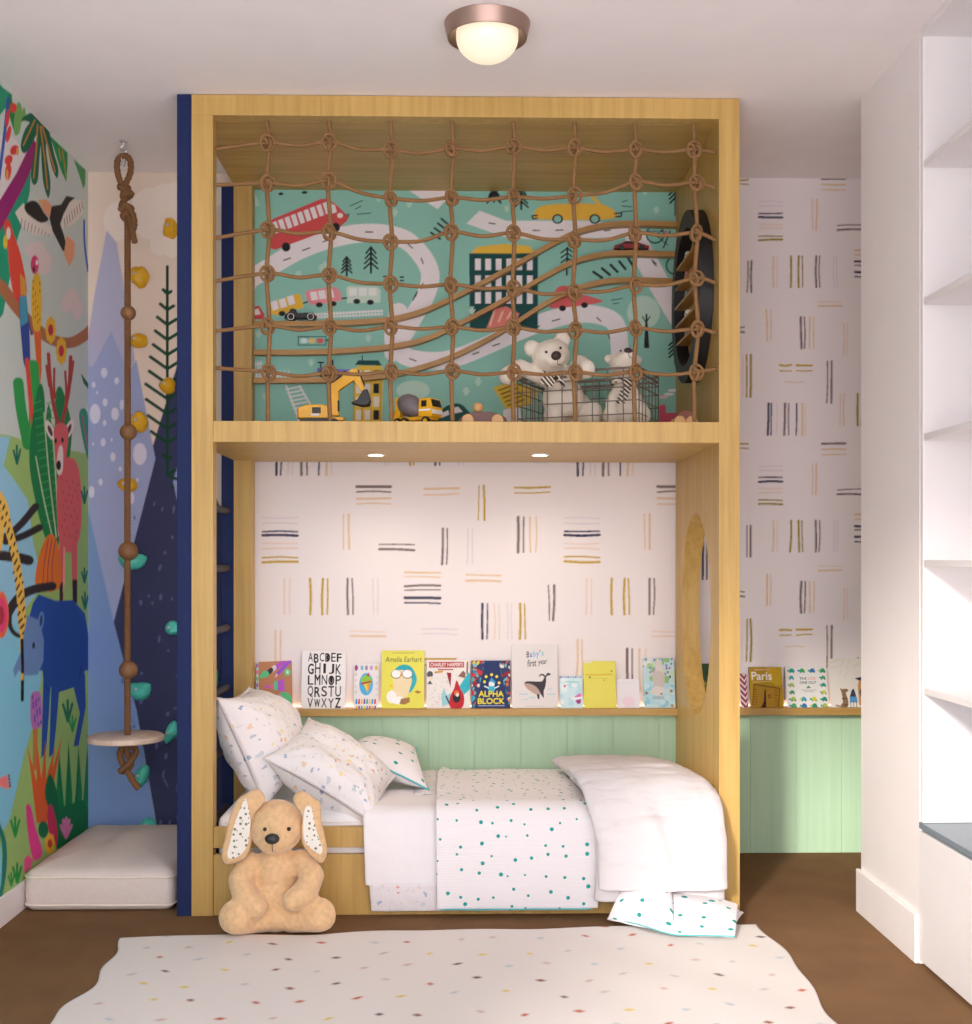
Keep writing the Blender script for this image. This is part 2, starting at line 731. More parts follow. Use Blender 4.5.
# green boarded wainscot under the book ledges
gw = wood_mat('green_stain', (176, 210, 176), (190, 222, 190), (45, 45, 1.2), 0.6)
wb = MB()
x, pitch = -0.83, 0.1765
while x < XR - 0.01:
    x2 = min(x + pitch, XR)
    wb.box(x + 0.0005, x2 - 0.0005, YB - 0.022, YB - 0.0, 0.0, 0.552, 0.0014)
    x = x2
wb.box(-0.83, XR, YB - 0.019, YB, 0, 0.55)
struct('trim_1', wb, gw)

# ------------------------------------------------------------------ wallpaper
INK = {'n': (58, 58, 88), 'b': (128, 112, 112), 't': (226, 196, 158), 'y': (196, 164, 66), 'o': (158, 140, 62),
       'f': (226, 214, 222), 's': (234, 212, 196)}
wx0, wz0 = -0.84, 0.546


def wmap(u, v):
    p = PY(u, v, YB)
    return p.x - wx0, p.z - wz0


wp = Canvas(XR - wx0, CEIL - wz0, 0.0036, (238, 231, 231), wmap)
rw = random.Random(3)


def marks(kind, a, b, items, sc=1.0):
    """strokes side by side: upright ('V', y from a to b) or level ('H', x from a to b)"""
    for pos, ink, w in items:
        j = lambda: rw.uniform(-0.7, 0.7) * sc
        w = w * sc
        if kind == 'V':
            q = [(pos + j(), a), (pos + j(), (a + b) / 2), (pos + j(), b)]
        else:
            q = [(a, pos + j()), ((a + b) / 2, pos + j()), (b, pos + j())]
        wp.line(q, w, INK[ink], 5)


def bedbay(dx, dy):
    V = lambda a, b, it: marks('V', a + dy, b + dy, [(p + dx, c, w) for p, c, w in it])
    H = lambda a, b, it: marks('H', a + dx, b + dx, [(p + dy, c, w) for p, c, w in it])
    V(440, 475, [(277, 'n', 2.4), (281.7, 'n', 1.6), (288.5, 'f', 1.5), (292.5, 'f', 1.2), (301.7, 'b', 2.6), (307, 'b', 1.6), (319, 'n', 1.6), (326.7, 't', 2), (331.7, 's', 1.4)])
    V(430, 465, [(385, 's', 1.4), (389, 's', 1.4), (410, 'y', 2.4), (414.5, 'y', 1.4), (435.5, 'n', 2.2), (440, 'n', 1.6), (459, 'f', 1.5), (463, 'f', 1.4)])
    H(357, 391, [(486, 'b', 2.8), (491.6, 'b', 1.6), (498, 't', 1.8), (503.6, 't', 1.2)])
    H(424.5, 459, [(488.8, 't', 2), (494, 't', 1.3)])
    V(485.5, 520, [(479, 'y', 1.2), (484.2, 'y', 2.2)])
    H(263, 298, [(518, 'f', 1.3), (523, 'f', 1.5), (531, 'n', 1.6), (535.4, 'n', 2.6), (543.6, 's', 1.3), (548.6, 's', 1.6), (557, 'y', 1.6), (561.6, 'y', 2.4)])
    V(514, 549, [(343.6, 't', 1.2), (349, 't', 1.8)])
    H(379.5, 414.5, [(544.3, 'b', 1.4), (549.4, 'b', 2.4)])
    V(528.5, 564, [(443, 'b', 2.4), (447.5, 'b', 1.5), (468, 'f', 1.6), (472.5, 'f', 1.5)])
    H(405, 440.5, [(572.2, 't', 1.8), (577, 't', 1.2), (585.4, 'b', 2.2), (589.8, 'b', 1.4), (597.7, 'n', 2.8), (602.7, 'n', 1.6)])
    H(466, 501, [(575, 't', 1.4), (580.7, 't', 2.0)])
    V(578.5, 614, [(285.2, 's', 1.7), (290.4, 's', 1.3), (310.7, 'y', 2.4), (322.9, 'y', 2.4), (327.6, 'y', 1.6), (348.3, 'b', 2.2), (352.8, 'b', 1.5), (373.8, 'f', 1.4), (378, 'f', 1.4)])
    H(351, 386, [(631.4, 's', 1.3), (636, 't', 1.8)])
    H(422, 457, [(628.6, 'f', 1.8), (633.8, 'f', 1.4)])
    H(515, 550, [(487, 'y', 2), (492.3, 'y', 1.3)])
    V(517, 552, [(518, 'b', 2.8), (523.8, 'b', 1.7), (530.6, 't', 1.6), (536.4, 't', 1.3)])
    V(603.5, 638.5, [(482, 'n', 2.4), (487, 'n', 1.5), (495, 's', 1.4), (499.3, 's', 1.2), (507.6, 'f', 1.3), (511.7, 'f', 1.2), (520.2, 'y', 2.4), (525, 'y', 1.5)])
    V(585, 620, [(548.9, 'b', 1.4), (553.8, 'b', 2.4)])
    V(639.5, 675, [(577.4, 't', 2), (582.4, 't', 1.3)])
    V(648.5, 690, [(627.2, 'b', 2.8), (632.7, 'b', 1.7), (639.8, 't', 1.7), (645.3, 's', 1.4)])
    V(630, 668, [(276, 't', 1.6), (281, 't', 1.3)])
    H(424, 456, [(659, 'y', 2.0), (664.6, 'y', 1.3)])


bedbay(0, 0)
# the second panel of the paper starts again 301 px further on; only its first motifs show before the veneer
V = lambda a, b, it: marks('V', a, b, it)
H = lambda a, b, it: marks('H', a, b, it)
V(440, 475.5, [(578, 'n', 2.4), (583, 'n', 1.6), (590.5, 'f', 1.4), (595, 'f', 1.2), (603, 'b', 2.6), (608.3, 'b', 1.6), (620.3, 'n', 1.6), (627.6, 't', 2), (633, 's', 1.4)])
H(564.5, 599.5, [(518, 'f', 1.3), (523, 'f', 1.5), (531, 'n', 1.6), (535.4, 'n', 2.6), (543.6, 's', 1.3), (548.6, 's', 1.6), (557, 'y', 1.6), (561.6, 'y', 2.4)])
H(657.5, 692.5, [(486, 'b', 2.8), (491.6, 'b', 1.6), (498, 't', 1.8), (503.6, 't', 1.2)])
V(514, 549, [(644.6, 't', 1.2), (650, 't', 1.8)])
V(578.5, 614, [(586.4, 's', 1.7), (591.6, 's', 1.3), (611.8, 'y', 2.4), (624, 'y', 2.4), (628.8, 'y', 1.6), (649.3, 'b', 2.2), (653.8, 'b', 1.5)])
H(652, 687, [(631.4, 's', 1.3), (636, 's', 1.8)])


def rightbay(dy):
    V = lambda a, b, it: marks('V', a + dy, b + dy, it, 0.85)
    H = lambda a, b, it: marks('H', a, b, [(p + dy, c, w) for p, c, w in it], 0.85)
    H(730, 748, [(180.5, 'o', 1.8), (184.5, 'o', 1.4)])
    H(821.5, 845, [(179.5, 'b', 2.4), (185.3, 't', 1.8), (190.6, 't', 1.3)])
    H(758.5, 782, [(202, 'f', 1.2), (206.5, 'f', 1.5), (213.7, 'n', 1.6), (217.6, 'n', 2.6), (224.8, 's', 1.3), (229, 's', 1.6), (236.3, 'o', 1.6), (240.3, 'o', 2.4)])
    V(199.5, 230.5, [(812.4, 't', 1.2), (816, 't', 1.8)])
    H(837, 861, [(225.5, 'b', 1.4), (230.2, 'b', 2.4)])
    H(854.5, 878, [(250.4, 't', 2.4), (255, 't', 1.4), (262, 'n', 2.8), (266, 'b', 1.6), (272.5, 'n', 2.8), (277.2, 'n', 1.6)])
    V(261.5, 292.5, [(747.3, 'b', 1.6), (750.8, 'b', 2.4)])
    V(256.5, 287.5, [(773, 't', 1.6), (776.7, 's', 1.3), (790.3, 'o', 2.4), (798.4, 'o', 2.4), (802, 'o', 1.6), (815.8, 'b', 2.4), (819, 'b', 1.5), (833.4, 'f', 1.4), (836.6, 'f', 1.4)])
    H(818, 841.5, [(302, 's', 1.3), (306.4, 't', 1.8)])
    V(310, 341, [(766.6, 't', 2), (770.5, 't', 1.3)])
    V(317.5, 348.5, [(800.8, 'b', 2.8), (804.6, 'b', 1.7), (809.3, 't', 1.7), (813.3, 't', 1.3)])
    V(324, 355, [(843.7, 's', 2), (847.3, 's', 1.3)])
    H(735, 744, [(327.7, 'b', 1.7), (332.2, 'b', 2.4)])
    V(355, 397, [(742.3, 's', 1.3), (746.7, 'o', 1.7), (750.6, 'o', 2.6)])
    H(779.5, 791, [(365.6, 'y', 2.4), (370.6, 'y', 1.5)])
    H(796, 811.5, [(365.6, 'y', 2.4), (370.6, 'y', 1.5)])
    H(785, 804, [(382, 't', 1.0)])
    V(361.5, 403, [(827, 'b', 1.6), (831, 'b', 2.4)])
    V(394, 425.5, [(840, 's', 1.6), (843.6, 't', 1.3), (857.2, 'o', 2.6), (861.3, 'o', 1.6)])
    V(403.5, 435, [(768, 'n', 2.6), (771.2, 'n', 1.6), (776.4, 'f', 1.3), (784.3, 'b', 2.6), (788, 'b', 1.5), (796, 'n', 1.6), (801.6, 't', 1.8), (804.6, 's', 1.3)])


V(541, 579, [(703, 'n', 2.0), (707, 'n', 1.5)])
for k in (0, 264, 528):
    rightbay(k)
o = wp.build('wall_back', paint_mat('wallpaper', 0.75), (wx0, YB - 0.001, wz0), (1, 0, 0), (0, 0, 1))
tag(o, kind='structure')
struct('wall_behind', MB().box(XL - 0.1, XR + 0.1, YB + 0.004, YB + 0.1, 0, CEIL), WHITE)

# ------------------------------------------------------------------ jungle mural on the left wall
LY0 = 2.7


def lmap(u, v):
    p = PXp(u, v, XL)
    return p.y - LY0, p.z


jm = Canvas(YB - LY0, CEIL, 0.0045, (205, 216, 211))


def view(canvas, base, x0, y0, s):
    """draw in coordinates of an enlarged detail whose corner is (x0, y0)"""
    canvas.mp = lambda x, y: base(x0 + x / s, y0 + y / s)


JA = lambda: view(jm, lmap, 0, 80, 6.4)
JB = lambda: view(jm, lmap, 0, 240, 5.687)
JC = lambda: view(jm, lmap, 0, 400, 3.938)
JD = lambda: view(jm, lmap, 0, 640, 3.938)
J1 = lambda: view(jm, lmap, 0, 80, 3.2)
J2 = lambda: view(jm, lmap, 0, 360, 3.416)
J3 = lambda: view(jm, lmap, 0, 620, 3.012)
GRN, DGR, LGR = (40, 150, 75), (16, 104, 74), (160, 196, 118)
# ground and river
JC()
jm.poly([(-900, 80), (30, 138), (150, 175), (350, 212), (420, 1100), (420, 2600), (-900, 2600)], LGR)
jm.poly([(-900, 110), (40, 145), (15, 260), (60, 320), (110, 395), (130, 560), (150, 640), (145, 760), (100, 820), (90, 1024), (-900, 1024)], (150, 204, 232))
JD()
jm.poly([(-900, -60), (165, -60), (160, 170), (125, 350), (95, 450), (40, 700), (15, 745), (-900, 1200)], (134, 204, 232))
# trunks, vines and leaves of the canopy
JA()
jm.poly([(-600, 600), (60, 340), (170, 480), (60, 720), (-600, 1400)], (228, 220, 222))
jm.poly([(20, 55), (78, 98), (75, 150), (30, 190), (-40, 280), (-300, 500), (-300, -300)], (34, 156, 116))
jm.poly([(200, 520), (190, 720), (150, 900), (110, 1024), (20, 1500), (-500, 2200), (-300, 1400), (60, 860), (140, 620)], (26, 158, 122))
jm.poly([(60, 80), (110, 240), (95, 350), (55, 220), (40, 150)], (20, 130, 70))
jm.line([(52, 120), (34, 300), (18, 440), (-6, 640)], 19, (44, 88, 176), 6)
jm.poly([(212, 380), (255, 440), (150, 690), (0, 970), (-300, 1500), (-300, 1180), (0, 770), (105, 600)], (152, 30, 112))
for p in ([(110, 150), (140, 185), (128, 330), (95, 355), (88, 270)], [(150, 180), (165, 215), (150, 260), (128, 270)]):
    jm.poly(p, (120, 176, 96), 4)
for x, y, rx, ry, a in ((85, 182, 22, 32, 0), (54, 350, 15, 55, 0.2), (92, 452, 26, 34, 0.5), (55, 515, 24, 34, 0.4), (52, 590, 20, 55, 0.1), (48, 250, 12, 60, 0.1)):
    jm.ell(x, y, rx, ry, (222, 66, 62), a)
jm.ell(112, 460, 9, 26, (226, 166, 80))
jm.ell(46, 610, 8, 34, (226, 166, 80))
for p in ([(228, 245), (160, 320), (132, 430), (158, 472), (205, 410), (248, 300)], [(250, 280), (222, 450), (197, 600), (212, 672), (242, 640), (256, 450), (278, 320)],
          [(262, 290), (262, 450), (275, 650), (308, 758), (322, 660), (296, 470), (292, 350)], [(268, 280), (300, 420), (330, 560), (364, 632), (372, 570), (345, 470), (310, 320)],
          [(200, 215), (150, 240), (136, 270), (165, 265), (240, 300), (300, 330), (240, 250)]):
    jm.poly(p, DGR, 4)
for p in ([(222, 260), (150, 420)], [(240, 290), (232, 450), (215, 630)], [(258, 300), (285, 500), (303, 700)], [(270, 300), (318, 470), (352, 590)]):
    jm.line(p, 9, (206, 138, 58))
for p in ([(320, 362), (372, 410), (432, 470), (432, 545), (424, 655), (398, 600), (382, 560), (345, 440)],):
    jm.poly(p, (26, 150, 78))
jm.line([(375, 440), (390, 520)], 6, (206, 138, 58))
jm.line([(398, 450), (415, 560), (422, 620)], 6, (206, 138, 58))
jm.poly([(470, 510), (545, 578), (545, 670), (532, 700), (515, 640), (495, 580)], (70, 150, 84))
JB()
jm.line([(478, -110), (478, -20), (485, 70), (500, 180)], 11, (40, 88, 190), 6)
# clouds, branch, flowers
for x, y, rx, ry in ((215, 70, 45, 60), (250, 130, 42, 70), (175, 60, 32, 40), (405, 340, 42, 60), (440, 395, 30, 60), (375, 370, 28, 45)):
    jm.ell(x, y, rx, ry, (230, 212, 212))
jm.line([(-150, 150), (0, 260), (90, 380), (190, 490), (300, 570), (400, 585), (480, 545), (540, 490)], 62, (178, 112, 74), 6)
for x, y in ((288, 513), (348, 632)):
    for k in range(8):
        a = PI * k / 4
        jm.ell(x + 17 * math.cos(a), y + 46 * math.sin(a), 14, 33, (238, 188, 52))
    jm.ell(x, y, 15, 33, (200, 50, 72))
# eagle
J1()
jm.poly([(48, 425), (75, 395), (95, 430), (165, 470), (165, 498), (110, 498), (70, 470)], (234, 224, 216))
jm.poly([(228, 385), (268, 385), (268, 425), (235, 462), (195, 480), (200, 440)], (234, 224, 216))
for k in range(9):
    jm.line([(70 + 11 * k, 445 + 6 * k), (66 + 11 * k, 478 + 3 * k)], 1.6, (70, 60, 60))
for k in range(8):
    jm.line([(205 + 8 * k, 445 - 8 * k), (208 + 8.2 * k, 472 - 8 * k)], 1.6, (70, 60, 60))
jm.poly([(78, 405), (98, 388), (120, 393), (140, 425), (155, 448), (130, 458), (98, 438), (84, 425)], (34, 30, 32), 3)
jm.poly([(120, 385), (148, 384), (165, 402), (158, 445), (142, 425)], (234, 168, 128))
jm.ell(133, 392, 6, 7, (236, 190, 90))
jm.poly([(165, 405), (195, 400), (212, 372), (240, 378), (222, 393), (203, 430), (192, 462), (205, 500), (216, 548), (200, 548), (168, 485), (158, 445)], (34, 30, 32))
jm.poly([(212, 498), (240, 522), (236, 570), (222, 598), (204, 560)], (238, 168, 124))
# parrots
jm.poly([(12, 460), (28, 450), (46, 500), (66, 560), (82, 640), (84, 690), (64, 710), (45, 695), (30, 610), (24, 530)], (226, 74, 58), 3)
jm.ell(27, 492, 7, 20, (236, 226, 220))
jm.ell(17, 520, 7, 22, (230, 200, 60))
jm.poly([(64, 618), (80, 640), (84, 690), (66, 690)], (222, 160, 60))
jm.poly([(60, 695), (84, 690), (94, 800), (97, 900), (88, 945), (74, 900), (64, 780)], (44, 74, 160))
jm.poly([(62, 695), (83, 690), (90, 775), (66, 790)], (70, 160, 190))
jm.poly([(84, 720), (100, 800), (108, 815), (98, 818)], (80, 60, 120))
jm.poly([(84, 925), (97, 912), (104, 980), (112, 1110), (124, 1200), (108, 1180), (92, 1010)], (232, 78, 60))
jm.poly([(104, 640), (118, 618), (130, 640), (134, 720), (128, 800), (108, 800), (100, 720)], (234, 186, 50), 4)
for k in range(14):
    jm.ell(106 + (k % 4) * 7, 645 + (k * 41) % 140, 1.6, 4, (90, 70, 40))
jm.ell(111, 592, 13, 30, (222, 66, 120))
jm.ell(108, 607, 4, 10, (60, 40, 50))
jm.ell(118, 585, 4, 8, (240, 230, 235))
jm.poly([(108, 805), (131, 805), (133, 930), (126, 1000), (118, 930)], (232, 110, 50))
# cactus and banana leaves
J2()
jm.line([(62, 78), (72, 170), (95, 290)], 36, (46, 160, 80), 5)
jm.line([(112, 20), (118, 160), (118, 300)], 40, (50, 170, 84), 5)
jm.line([(92, 0), (108, 180), (125, 330)], 14, (232, 78, 60), 5)
for a in ([(128, 100), (150, 110), (160, 300), (205, 600), (160, 620), (112, 440), (100, 300)], [(166, 150), (195, 350), (205, 610), (170, 600), (150, 340)],
          [(205, 90), (225, 140), (245, 250), (225, 420), (205, 560), (190, 300), (188, 130)]):
    jm.poly(a, (22, 128, 70), 4)
for k in range(16):
    y = 150 + k * 27
    jm.line([(112 + k * 3.0, y), (140 + k * 3.2, y - 10)], 3.5, (70, 176, 96))
    jm.line([(160 + k * 2, y), (186 + k * 1.4, y - 8)], 3.5, (70, 176, 96))
for p in ([(122, 330), (150, 480), (180, 610)], [(150, 180), (166, 380), (192, 605)], [(176, 200), (190, 400), (200, 600)]):
    jm.line(p, 4.5, (196, 218, 176), 5)
jm.poly([(270, 180), (288, 165), (302, 200), (308, 330), (296, 330), (276, 240)], (46, 150, 120), 3)
jm.line([(280, 190), (300, 300)], 4, (190, 80, 130))
jm.poly([(275, 45), (305, 85), (305, 105), (285, 80)], (16, 96, 74))
# deer
RB = (178, 66, 56)
jm.line([(165, -20), (172, 80), (182, 150), (196, 215)], 12, RB, 5)
jm.line([(241, -10), (236, 90), (224, 160), (212, 215)], 12, RB, 5)
for p in ([(185, 30), (184, 90), (188, 130)], [(158, 20), (168, 90)], [(222, 40), (226, 100), (224, 140)], [(250, 5), (240, 80)]):
    jm.line(p, 8, RB, 4)
PK = (226, 104, 108)
jm.poly([(212, 345), (245, 335), (268, 370), (279, 480), (274, 590), (257, 640), (235, 657), (210, 642), (197, 570), (194, 430)], PK, 4)
jm.poly([(203, 630), (222, 640), (222, 740), (214, 828), (203, 828)], PK)
jm.poly([(243, 640), (264, 625), (263, 830), (248, 830)], PK)
jm.poly([(203, 760), (216, 760), (214, 828), (203, 828)], (36, 28, 32))
jm.poly([(247, 750), (263, 750), (263, 830), (248, 830)], (36, 28, 32))
jm.poly([(216, 640), (222, 640), (221, 760), (214, 800)], (244, 168, 160))
jm.ell(170, 240, 13, 36, (240, 228, 224), -0.35)
jm.ell(236, 236, 13, 34, (240, 228, 224), 0.35)
jm.ell(171, 242, 6, 20, (90, 50, 56), -0.35)
jm.ell(235, 238, 6, 20, (90, 50, 56), 0.35)
jm.poly([(184, 232), (208, 215), (232, 235), (230, 300), (216, 372), (202, 395), (192, 370), (186, 290)], PK, 3)
jm.poly([(200, 300), (214, 300), (214, 375), (202, 394), (192, 372)], (244, 226, 222), 3)
jm.ell(200, 360, 8, 17, (24, 20, 22))
jm.ell(190, 276, 4, 9, (24, 20, 22))
jm.ell(213, 274, 4, 9, (24, 20, 22))
for k in range(26):
    x, y = 208 + (k * 37) % 60, 400 + (k * 61) % 210
    jm.line([(x, y), (x + 3, y + 9)], 2, (150, 60, 70))
# pot, black branches, leopard
jm.poly([(162, 600), (190, 608), (206, 680), (202, 780), (124, 780), (130, 680)], (232, 124, 44), 3)
for k in range(3):
    jm.line([(165 + 12 * k, 612), (150 + 14 * k, 700), (146 + 16 * k, 775)], 3, (170, 60, 90), 4)
BR = (50, 42, 46)
for p, w in (([(-160, 640), (0, 610), (62, 570), (122, 500)], 24), ([(20, 620), (80, 600), (135, 572)], 24), ([(-160, 650), (40, 672), (98, 684)], 34), ([(18, 880), (60, 815), (110, 785), (178, 772)], 30), ([(34, 850), (35, 910), (60, 940), (95, 935)], 14)):
    jm.line(p, w, BR, 5)
jm.line([(-120, 330), (0, 470), (25, 560), (50, 660), (66, 760), (74, 870), (82, 980), (76, 1040)], 27, (240, 196, 90), 6)
jm.ell(-12, 560, 26, 110, (240, 196, 90))
for k in range(70):
    t = k / 70
    pts = [(0, 470), (25, 560), (50, 660), (66, 760), (74, 870), (80, 960)]
    q = t * 4.99
    i = int(q)
    fx = pts[i][0] + (pts[i + 1][0] - pts[i][0]) * (q - i) + ((k * 7) % 5 - 2) * 5.5
    fy = pts[i][1] + (pts[i + 1][1] - pts[i][1]) * (q - i) + (k % 3) * 8
    jm.ell(fx, fy, 3.2, 5.5, (30, 24, 26), 0.3)
jm.ell(4, 870, 26, 80, (236, 110, 66))
jm.ell(4, 870, 20, 60, (232, 70, 130))
jm.ell(2, 872, 12, 32, (170, 50, 60))
# tapir
TB = (40, 82, 170)
jm.poly([(96, 890), (112, 830), (132, 800), (190, 822), (250, 820), (290, 866), (304, 960), (302, 1060), (96, 1060)], TB)
J3()
jm.poly([(84, -10), (250, -10), (266, 60), (263, 130), (242, 196), (178, 216), (132, 192), (122, 100)], TB)
for p in ([(130, 180), (152, 198), (146, 300), (138, 398), (124, 416)], [(154, 200), (178, 212), (168, 330), (160, 402), (147, 414)], [(218, 190), (256, 160), (258, 260), (236, 378), (221, 380), (240, 280)]):
    jm.poly(p, TB)
jm.poly([(118, 190), (150, 200)], TB)
jm.line([(136, 200), (152, 214)], 2.5, (24, 46, 110))
jm.line([(238, 180), (244, 140)], 2.5, (24, 46, 110))
jm.poly([(82, -15), (118, 0), (132, 60), (130, 125), (112, 165), (72, 166), (56, 150), (45, 172), (39, 150), (62, 95)], (110, 146, 200))
jm.ell(101, 76, 4, 10, (20, 26, 50))
J2()
jm.ell(140, 890, 10, 32, (110, 146, 200), 0.1)
jm.ell(140, 890, 5, 20, (44, 70, 130), 0.1)
J3()
jm.line([(66, 60), (68, 140), (67, 240)], 9, (30, 26, 30))
jm.line([(67, 160), (66, 180)], 9, (240, 196, 90), cap=False)
# ground plants
jm.line([(106, 320), (106, 445)], 15, (196, 130, 66))
jm.poly([(92, 230), (108, 214), (124, 226), (126, 310), (112, 326), (94, 318)], (186, 120, 190), 3)
for k in range(14):
    jm.ell(98 + (k * 11) % 26, 232 + (k * 23) % 86, 3, 6, (110, 80, 180))
OG = (226, 100, 48)
for tx, ty in ((82, 372), (110, 350), (137, 360), (166, 372), (188, 345), (150, 430)):
    jm.poly([(110, 610), (tx, ty), (140, 610)], OG)
for tx, ty, bx, w in ((178, 395, 190, 22), (206, 360, 204, 22), (236, 378, 224, 22), (262, 372, 244, 20), (282, 400, 258, 20)):
    jm.poly([(bx - w * .6, 660), (tx - w * .4, 520), (tx, ty), (tx + w * .5, 520), (bx + w * .7, 670)], (20, 138, 74))
    jm.line([(bx, 650), (tx, ty + 30)], 2, (12, 96, 56))
jm.poly([(135, 520), (150, 460), (172, 520), (176, 590), (150, 570)], (18, 112, 68), 3)
jm.poly([(160, 590), (190, 560), (250, 540), (275, 600), (230, 660), (170, 690)], (18, 120, 66))
jm.poly([(78, 560), (92, 560), (106, 620), (128, 700), (100, 720), (84, 640)], (232, 68, 150), 3)
jm.poly([(146, 560), (158, 560), (172, 625), (170, 680), (150, 650), (142, 600)], (206, 52, 96), 3)
jm.poly([(72, 720), (84, 705), (100, 720), (90, 750), (72, 760)], (236, 90, 150))
for k in range(7):
    a = k * 2 * PI / 7
    jm.ell(150 + 9 * math.cos(a), 672 + 18 * math.sin(a), 7, 14, (240, 186, 52))
jm.ell(150, 672, 7, 13, (206, 70, 50))
jm.ell(130, 630, 15, 26, (16, 110, 70))
for k in range(5):
    a = -PI / 2 + (k - 2) * 0.45
    jm.line([(199, 655), (199 + 34 * math.cos(a) * .6, 655 + 60 * math.sin(a))], 8, (226, 130, 180))
jm.line([(-6, 616), (10, 660), (14, 720), (6, 800), (-10, 860)], 14, (24, 130, 120), 5)
jm.ell(-6, 740, 12, 80, (120, 200, 220))
for k in range(4):
    jm.line([(-20, 490), (20 + 2 * k, 470 + 11 * k)], 9, (240, 130, 130))
    jm.ell(27 + k, 468 + 10 * k, 3, 4, (70, 40, 50))
for x, y, s, c in ((46, 650, 1, (28, 150, 70)), (52, 790, 1, (28, 150, 70)), (204, 305, 1.1, (24, 120, 84)), (218, 335, .8, (28, 160, 80)), (34, 800, .7, (28, 150, 70))):
    for a in (-2.2, -1.6, -1.0):
        jm.line([(x, y), (x + 22 * s * math.cos(a), y + 58 * s * math.sin(a))], 7 * s, c)
J2()
for x, y, s in ((58, 355, 1), (288, 490, .9), (288, 760, .8), (290, 850, .9)):
    for a in (-2.3, -1.6, -0.9):
        jm.line([(x, y), (x + 18 * s * math.cos(a), y + 62 * s * math.sin(a))], 7 * s, (20, 110, 92))
o = jm.build('wall_left', paint_mat('mural_paint', 0.6), (XL, LY0, 0), (0, 1, 0), (0, 0, 1))
tag(o, kind='structure')
struct('wall_left_near', MB().box(XL - 0.1, XL - 0.0, YN, LY0, 0, CEIL), mat('pale_mural', (205, 216, 211), 0.6))
struct('wall_outer', MB().box(XL - 0.1, XL - 0.004, LY0, YB, 0, CEIL), WHITE)

# ------------------------------------------------------------------ mountain mural of the climbing wall
cx0 = XL


def cmap(u, v):
    p = PY(u, v, YB - 0.02)
    return p.x - cx0, p.z


cl = Canvas(-0.84 - cx0, CEIL, 0.0036, (232, 214, 196), cmap)
for x, y, rx, ry in ((182, 222, 34, 36), (166, 212, 24, 28), (118, 222, 14, 20), (150, 214, 20, 26), (190, 196, 40, 14)):
    cl.ell(x, y, rx, ry, (240, 226, 212))
for x in (160, 172, 184, 196):
    cl.ell(x, 244 + (x % 5), 10, 12, (240, 226, 212))
LIL = (182, 183, 208)
cl.poly([(107, 231), (94, 300), (84, 370), (84, 480), (150, 480), (131, 330), (117, 243)], LIL)
cl.poly([(84, 363), (93, 367.5), (111.5, 331), (124, 362), (129, 374), (136.6, 360), (145, 405), (155.5, 459), (114, 622), (84, 500)], (158, 168, 206))
cl.poly([(84, 490), (91, 520), (114, 622), (137, 711), (164, 870), (164, 940), (84, 940)], (122, 151, 200))
NV = (54, 58, 92)
cl.poly([(153, 446), (176, 369), (186, 335), (216, 498), (300, 700), (300, 940), (164, 940), (164, 868), (137, 711), (114, 622), (155.5, 459)], NV)
cl.poly([(176, 470), (173, 482), (177, 500), (190, 520), (190, 440)], (150, 164, 206))
for cx, cy, rx, ry in ((104.5, 373, 3.2, 5), (117, 381, 2.2, 3.5), (94, 385, 1.8, 3), (105.5, 402.5, 2.4, 4), (95.5, 414, 5.4, 10), (115.3, 414, 3.8, 6.4), (105, 423, 1.6, 3), (103.5, 442.5, 2.4, 4.2), (113.3, 457, 2.6, 4.6),
                       (140, 454, 6.8, 11), (120.5, 469, 1.5, 2.5), (101, 482, 2, 3.5), (92, 492, 3, 6), (132, 498, 2.6, 6), (97.5, 393, 1, 1.6), (122, 405, 2, 5), (93.5, 444, 1, 1.6), (137.5, 480, 1.2, 2), (112, 440, 1, 1.6)):
    cl.ell(cx, cy, rx, ry, (214, 212, 228))
rs = random.Random(5)
for k in range(42):
    cl.ell(rs.uniform(122, 178), rs.uniform(500, 830), rs.uniform(.7, 1.7), rs.uniform(1.2, 4.5), (96, 98, 146), rs.uniform(-.4, .4))
PG = (14, 64, 40)
cl.line([(167.3, 267), (167.3, 475)], 3.0, PG)
for y, h in ((294, 4.2), (310, 7), (325, 10), (340, 12), (355, 14), (369, 17), (384, 18), (399, 21.5), (414, 21), (429, 19), (443, 16), (459, 4), (475, -9)):
    cl.line([(167.3 - h, y - 0.62 * h - 1.5), (167.3, y), (167.3 + abs(h) * .9, y - 0.55 * abs(h))], 3.2, PG)
cl.ell(172.5, 487, 1.8, 2, PG)
o = cl.build('wall_alcove', paint_mat('mural_paint', 0.6), (cx0, YB - 0.02, 0), (1, 0, 0), (0, 0, 1))
tag(o, kind='structure')
# ------------------------------------------------------------------ play bed
BX0, BX1, BX2, BX3, BX4 = -0.8975, -0.852, -0.784, 0.823, 0.889
DZ0, DZ1 = 1.4995, 1.566        # deck
TZ = 2.533                      # underside of the top panel
YW = YB - 0.024                 # in front of the wainscot / wall lining
bed = thing('play_bed', 'tall birch veneer loft bed with navy ladder side, open upper deck and lower bunk', 'bed', ((BX0 + BX4) / 2, YF, 0))
e = 0.0015
MB().box(BX1, BX2, YF, YF + 0.056, 0, TZ, e).build('post', WOOD, bed, False)
MB().box(BX1, BX2, 4.515, YW, 0, TZ, e).build('post', WOOD, bed, False)
MB().box(BX0, BX1 - 0.0005, YF, YF + 0.056, 0, CEIL - 0.002, e).build('navy_post', NAVY, bed, False)['label'] = 'navy painted post'
MB().box(BX0, BX1 - 0.0005, 4.515, YW, 0, TZ, e).build('navy_post', NAVY, bed, False)['label'] = 'navy painted post'
RUNG = mat('grey_rung', (64, 60, 72), 0.6)
